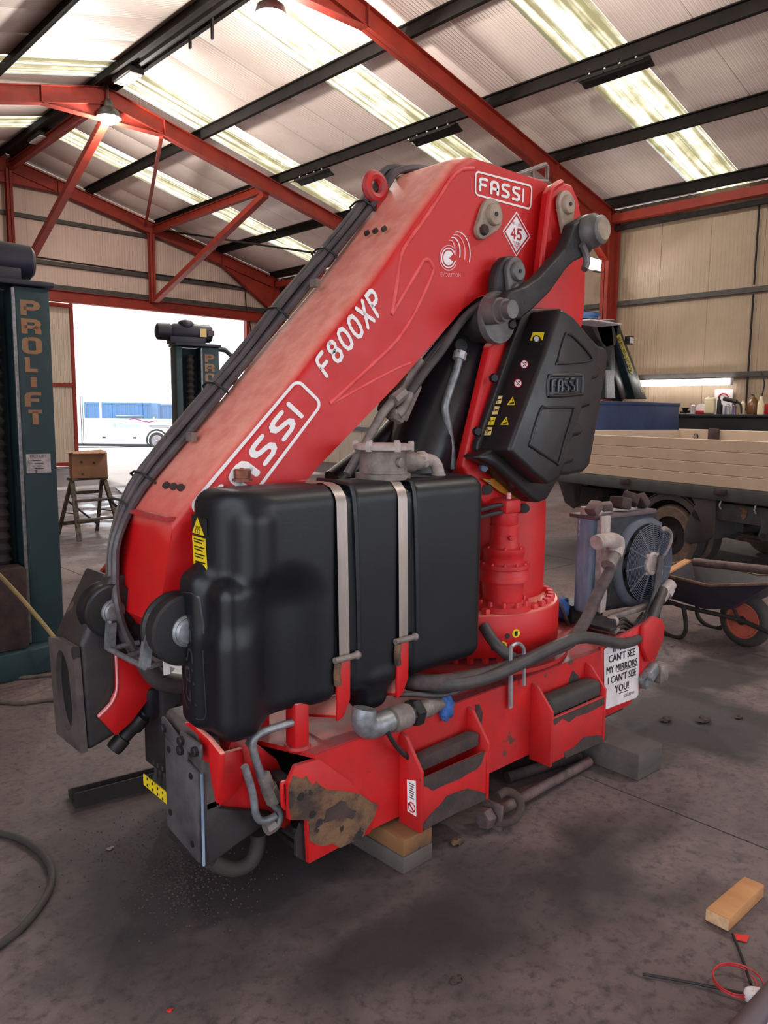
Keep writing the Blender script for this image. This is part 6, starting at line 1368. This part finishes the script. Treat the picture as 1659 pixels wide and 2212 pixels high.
# ================================================================== blue tank, green crane, bench at the back
t = thing('steel_tank', 'long blue steel tank standing behind the cream truck', 'tank', (12.6, 7.35, 0))
build('body', MB().box((12.6, 7.35, 1.35), (2.8, .7, .9)), M['skipblue'], t, bevel=.015)
for x in (11.6, 13.6): build('leg', MB().box((x, 7.4, .45), (.12, .5, .9)), M['underside'], t)
build('top_rim', MB().box((12.6, 7.02, 1.79), (2.84, .06, .06)), M['skipblue'], t, bevel=.008)
GY = 8.1
def GP(x, y): return PY(x, y, GY)
t = thing('loader_crane', 'dark green folded loader crane with yellow lettered boom beside the far wall', 'crane', (13.6, GY, 0))
build('boom', MB().prism([GP(x, y) for x, y in ((1322, 700), (1338, 700), (1398, 862), (1372, 862))], (0, .35, 0)), M['darkgreen'], t, bevel=.02)
build('column', MB().prism([GP(x, y) for x, y in ((1286, 700), (1322, 700), (1330, 775), (1325, 862), (1308, 862), (1316, 790))], (0, .5, 0)), M['darkgreen'], t, bevel=.02)
build('ram', MB().beam(GP(1322, 745)+Vector((0, .2, 0)), GP(1358, 862)+Vector((0, .2, 0)), .24, .24), M['black_gloss'], t, bevel=.03)
build('rest', MB().box(GP(1345, 880)+Vector((0, .2, -.95)), (1.4, .6, 1.7)), M['darkgreen'], t, bevel=.02)
build('steel_column', MB().prism([GP(x, y) for x, y in ((1306, 800), (1322, 800), (1326, 860), (1308, 860))], (0, -.03, 0)), M['pipe'], t)
build('head_block', MB().prism([GP(x, y) for x, y in ((1272, 692), (1330, 690), (1336, 705), (1330, 745), (1310, 752), (1290, 730))], (0, .4, 0)), M['black_grease'], t, bevel=.02)
bb = build('name_plate', MB().prism([GP(x, y)+Vector((0, -.012, 0)) for x, y in ((1331, 726), (1339, 722), (1368, 800), (1366, 810), (1360, 806))], (0, .01, 0)), M['yellowdec'], t)
d = (GP(1364, 806)-GP(1334, 726)).normalized(); up = Vector((-d.z, 0, d.x)); up = up if up.z > 0 else -up
build('lettering', bftext('PALFINGER', .165, GP(1347, 770)+Vector((0, -.015, 0))-up*.03, d, up), M['ink'], bb, angle=0)
build('lettering', bftext('PK 40000', .12, GP(1382, 832)+Vector((0, -.008, 0))-up*.03, d, up), M['yellowdec'], t, angle=0)
build('work_lamp', MB().box(GP(1349, 736)+Vector((0, -.1, 0)), (.17, .1, .16)), M['ink'], t, bevel=.01); build('lamp_glass', MB().box(GP(1349, 736)+Vector((0, -.155, 0)), (.12, .01, .11)), M['whitep'], t)
q = PY(1262, 692, GY-.4); build('platform', MB().box(q+Vector((.3, 0, -.02)), (1.0, .5, .025)), M['whitep'], t, bevel=.005)
for j, (r_, z) in enumerate(((.24, .03), (.26, .07), (.22, .11))): build('blue_disc', MB().cyl(q+Vector((-.02+.05*j, 0, z-.02)), q+Vector((-.02+.05*j, 0, z+.015)), r_, 24), M['contblue2'], t)
build('aerial', MB().tube([q+Vector((-.05, 0, .12)), q+Vector((-.04, 0, .45)), q+Vector((-.06, 0, .78))], .012, 6), M['pipe'], t)
# bench of bottles and cans
BX = 15.15
t = thing('workbench', 'tall black workbench along the cream wall loaded with cans and bottles', 'bench', (BX, 5.2, 0))
build('worktop', MB().box((BX+.1, 5.0, 1.60), (.55, 5.2, .05)), M['benchblack'], t, bevel=.006)
build('front_panel', MB().box((BX-.1, 5.0, 1.0), (.04, 5.1, 1.15)), M['benchblack'], t)
for y in (2.5, 5.0, 7.5): build('leg', MB().box((BX+.1, y, .79), (.4, .06, 1.58)), M['benchblack'], t)
build('lower_shelf', MB().box((BX+.1, 5.0, .42), (.45, 5.1, .04)), M['benchblack'], t)
def onb(px): return PX(px, 890, BX).y
cdx = {1546: .2, 1553: -.02, 1563: .12, 1572: .02, 1580: .12, 1601: .06}
def can(px, h, r_, m1, m2, lab, neck=True):
    y = onb(px); BX = 15.15+cdx.get(px, 0); t = thing('spray_can', lab, 'can', (BX, y, 1.626), 0, 'cans on the workbench')
    build('body', MB().lathe([(r_, 0), (r_, h*.8), (r_*.55, h*.88)], (BX, y, 1.626), n=16), M[m1], t); build('cap', MB().lathe([(r_*.5, h*.88), (r_*.5, h), (r_*.4, h)], (BX, y, 1.626), n=12), M[m2], t)
M['canp'] = mat('lilac_can', S(128, 116, 150), None, rough=.3, metal=.4); M['brownb'] = mat('amber_bottle', S(112, 70, 40), None, rough=.3); M['cream2'] = mat('cream_bottle', S(214, 196, 160), None, rough=.4)
for px, h, r_, m1, m2, lab in ((1497, .2, .045, 'alu', 'whitep', 'grey spray can at the tank end of the bench row'), (1546, .22, .04, 'ink', 'canp', 'dark spray can just behind the white jug'), (1553, .33, .035, 'ink', 'ink', 'tall black dispenser between the spray cans'), (1563, .2, .036, 'canp', 'whitep', 'lilac spray can third along from the white jug'), (1572, .2, .036, 'alu', 'whitep', 'silver spray can in the middle of the can cluster'), (1580, .2, .036, 'canp', 'ink', 'lilac spray can with black cap at the end of the cluster'), (1601, .26, .045, 'cream2', 'whitep', 'cream spray can standing alone past the grease gun')):
    can(px, h, r_, m1, m2, lab)
BX = 15.05; y = onb(1533); t = thing('jug', 'white plastic jug with a red ring in front of a wall card', 'jug', (BX, y, 1.626)); build('body', MB().box((BX, y, 1.626+.16), (.14, .2, .32)), M['cream2'], t, bevel=.04, seg=3); build('neck', MB().cyl((BX, y, 1.94), (BX, y, 1.98), .05, 14), M['whitep'], t)
y = onb(1538); t = thing('wall_card', 'white card with a red arc fixed on the wall above the bench', 'sign', (15.58, y, 1.7)); build('card', MB().box((15.52, y, 1.86), (.012, .36, .5)), M['whitep'], t)
build('red_arc', MB().tube([(15.51, y+math.cos(a)*.1, 1.93+math.sin(a)*.1) for a in [R(10+16*i) for i in range(11)]], .014, 6), M['inkred'], t)
BX = 15.3; y = onb(1626); t = thing('bottle', 'brown rounded bottle on the workbench', 'bottle', (BX, y, 1.626)); build('body', MB().lathe([(.1, 0), (.115, .05), (.11, .2), (.05, .3), (.03, .32)], (BX, y, 1.626), n=18), M['brownb'], t); build('spout', MB().tube([(BX, y, 1.93), (BX, y, 1.98), (BX, y+.05, 2.0)], .012, 6), M['ink'], t)
BX = 15.1; y = onb(1643); t = thing('oil_can', 'slim cream oil can with a long bent spout on the bench', 'can', (BX, y, 1.626)); build('body', MB().lathe([(.06, 0), (.06, .2), (.03, .28), (.02, .34)], (BX, y, 1.626), n=16), M['cream2'], t); build('spout', MB().tube([(BX, y, 1.95), (BX, y-.03, 2.2), (BX, y+.05, 2.42)], .012, 6), M['ink'], t)
BX = 15.15; y = onb(1590); gx = BX-.12; t = thing('grease_gun', 'black grease gun standing on its bent handle before the spray cans', 'tool', (gx, y, 1.63)); build('barrel', MB().cyl((gx, y+.2, 1.92), (gx, y-.05, 1.86), .04, 12), M['ink'], t); build('handle', MB().tube([(gx, y-.05, 1.86), (gx, y-.13, 1.8), (gx, y-.15, 1.63)], .02, 8), M['ink'], t)
BX = 15.3; y = onb(1660); t = thing('red_can', 'red metal can at the near end of the bench', 'can', (BX, y, 1.626)); build('body', MB().box((BX, y-.1, 1.73), (.2, .3, .2)), M['inkred'], t, bevel=.02); build('spout', MB().beam((BX, y+.02, 1.78), (BX, y-.14, 1.98), .05, .05), M['inkred'], t, bevel=.01)
y = onb(1480); t = thing('funnel', 'small dark pump lying at the tank end of the bench', 'tool', (BX, y, 1.626)); build('cone', MB().lathe([(.03, 0), (.06, .1), (.09, .12)], (BX, y, 1.63), n=14), M['ink'], t); build('pipe', MB().cyl((BX, y+.1, 1.66), (BX, y-.1, 1.67), .025, 8), M['steel_dk'], t)
BX = 15.28; y = onb(1513); t = thing('reel', 'white and red reel of tape beside the grey can', 'reel', (BX, y, 1.626)); build('disc', MB().lathe([(.1, 0), (.1, .03), (.03, .03)], (BX, y, 1.73), (1, 0, 0), 20), M['whitep'], t); build('core', MB().box((BX-.02, y, 1.66), (.1, .16, .07)), M['inkred'], t, bevel=.01)

# ================================================================== out in the yard
cdep = 42.0
fw = Vector((math.sin(YAW), math.cos(YAW), 0)); rt_ = Vector((math.cos(YAW), -math.sin(YAW), 0))
c0 = PD(340, 973, cdep); gz = -.5
ch_ = thing('coach', 'white coach with tinted windows parked across the yard', 'coach', (c0.x, c0.y, gz), -YAW)
# local: x to the right along the coach, y away from the viewer
k = dict(local=True); XA, XB = -9.5, .95; sc = cdep/FOC
build('body', MB().box(((XA+XB)/2, 1.25, .95), (XB-XA, 2.5, 1.35)), M['coachwhite'], ch_, bevel=.05, **k)
build('tail', MB().box((XB+1.0, 1.25, 1.0), (2.0, 2.4, 1.3)), M['coachwhite'], ch_, bevel=.15, seg=3, **k)
build('sill', MB().box(((XA+XB)/2, 1.25, .22), (XB-XA, 2.4, .15)), M['windowdark'], ch_, **k)
build('roof', MB().box(((XA+XB)/2, 1.25, 2.93), (XB-XA, 2.5, .12)), M['coachwhite'], ch_, bevel=.05, **k)
for x in (XA+.05, -4.3, -3.0, -1.4, -.2, XB-.05):
    if x < -2: build('pillar', MB().box((x, .03, 2.2), (.1 if x > -4 else .5, .06, 1.3)), M['coachwhite'], ch_, **k)
for x in (XA+.05, XB-.05): build('pillar', MB().box((x, 2.47, 2.2), (.1, .06, 1.3)), M['coachwhite'], ch_, **k)
for i in range(3): build('window_pane', MB().box((-4.0+i*1.65+.8, .02, 2.24), (1.6, .01, 1.22)), M['glass'], ch_, **k)
for x in (-4.05, -3.95): build('door_edge', MB().box((x, -.01, 1.5), (.03, .02, 2.6)), M['windowdark'], ch_, **k)
for x in (-2.85, -1.2): build('luggage_latch', MB().box((x, -.01, .62), (.18, .02, .09)), M['windowdark'], ch_, **k)
wl = build('wheel', MB().lathe([(.3, -.14), (.44, -.14), (.48, -.08), (.48, .1), (.3, .12)], (0, .12, .47), (0, 1, 0), 32, True), M['rubber'], ch_, **k)
build('rim', MB().lathe([(.31, .02), (.24, .06), (.1, .04), (.08, -.02), (.03, -.04)], (0, -.05, .47), (0, 1, 0), 24), M['wheelrim'], wl, **k)
build('wheel_arch', MB().ring((0, .02, .5), (0, 1, 0), .55, .06, 32, 6), M['windowdark'], ch_, **k)
for z, m_ in ((1.5, 'contblue2'), (1.42, 'purplegrey')): build('stripe', MB().box((.15, -.006, z-.22), (1.1, .012, .03)), M[m_], ch_, **k)
M['swoosh'] = mat('magenta_stripe', S(150, 50, 110), None, rough=.4); M['cyanprint'] = mat('teal_print', S(90, 170, 180), None, rough=.4)
mb = MB(); ribbon(mb, [(-1.45, 1.60), (-1.2, 1.64), (-.95, 1.58), (-.7, 1.5), (-.4, 1.47), (-.1, 1.53)], .06, lambda u, v: Vector((u, -.006, v))); build('swoosh', mb, M['swoosh'], ch_, angle=0, **k)
build('lettering', bftext('& Coaches', .34, (-1.6, -.006, 1.17), (1, 0, 0), (0, 0, 1)), M['cyanprint'], ch_, angle=0, **k)
for x in (1.25, 1.45): build('vent', MB().box((x, -.0, 1.0), (.1, .5, .3)), M['windowdark'], ch_, **k)
def cont(px0, px1, D, ztop, m_, lab):
    a, b_ = PD(px0, 900, D), PD(px1, 900, D); a.z = b_.z = gz; w_ = (b_-a).length
    t = thing('container', lab, 'container', tuple(a), -YAW+.0, 'blue containers')
    mb = MB(); n = int(w_/.3); h_ = ztop-gz; vs = []
    for i in range(n*4+1): vs += [(w_*i/(n*4), .06 if i % 4 in (1, 2) else 0, 0), (w_*i/(n*4), .06 if i % 4 in (1, 2) else 0, h_)]
    mb.add(vs, [(2*i, 2*i+2, 2*i+3, 2*i+1) for i in range(n*4)]); build('corrugated_side', mb, M[m_], t, local=True, angle=0)
    build('shell', MB().box((w_/2, 1.25, h_/2), (w_, 2.3, h_)), M[m_], t, local=True); build('top_rail', MB().box((w_/2, -.02, h_-.05), (w_, .1, .12)), M[m_], t, local=True)
    for x in (0, w_): build('corner_post', MB().box((x, -.02, h_/2), (.12, .1, h_)), M[m_], t, local=True)
cont(185, 327, 54, 2.1, 'contblue', 'bright blue container seen through the coach windows')
cont(344, 440, 53, 2.0, 'contblue2', 'slate blue container beyond the tail of the coach')
q = PD(276, 930, 49); t = thing('wheelie_bin', 'dark wheelie bin seen through the coach windows', 'bin', (q.x, q.y, gz), -YAW); build('body', MB().prism([(-.55, 0, 0), (.55, 0, 0), (.7, 0, 1.6), (-.7, 0, 1.6)], (0, 1, 0)), M['bin'], t, local=True, bevel=.05); build('lid', MB().box((0, .5, 1.68), (1.5, 1.1, .14)), M['bin'], t, local=True, bevel=.05)
q = PD(333, 930, 49); t = thing('hopper', 'yellow hopper behind the tail of the coach', 'hopper', (q.x, q.y, gz), -YAW); build('drum', MB().lathe([(.55, .9), (.62, 1.0), (.62, 1.35), (.4, 1.4), (.06, 1.45), (.05, 1.7)], (0, 0, 0), n=20), M['yellow'], t, local=True); build('stand', MB().box((0, 0, .45), (1.0, .8, .9)), M['purplegrey'], t, local=True, bevel=.03)
q = PD(384, 930, 40.5); t = thing('bulk_sack', 'bulging white bulk sack heaped by the coach tail', 'sack', (q.x, q.y, gz), -YAW); build('bag', MB().sphere((0, 0, .9), (.55, .5, .5)).sphere((.05, 0, 1.35), (.42, .4, .42)).sphere((-.2, .1, .5), (.6, .5, .5)), M['sackwhite'], t, local=True); build('tie', MB().box((.35, -.3, 1.25), (.14, .14, .3)), M['orangewheel'], t, local=True, bevel=.04)
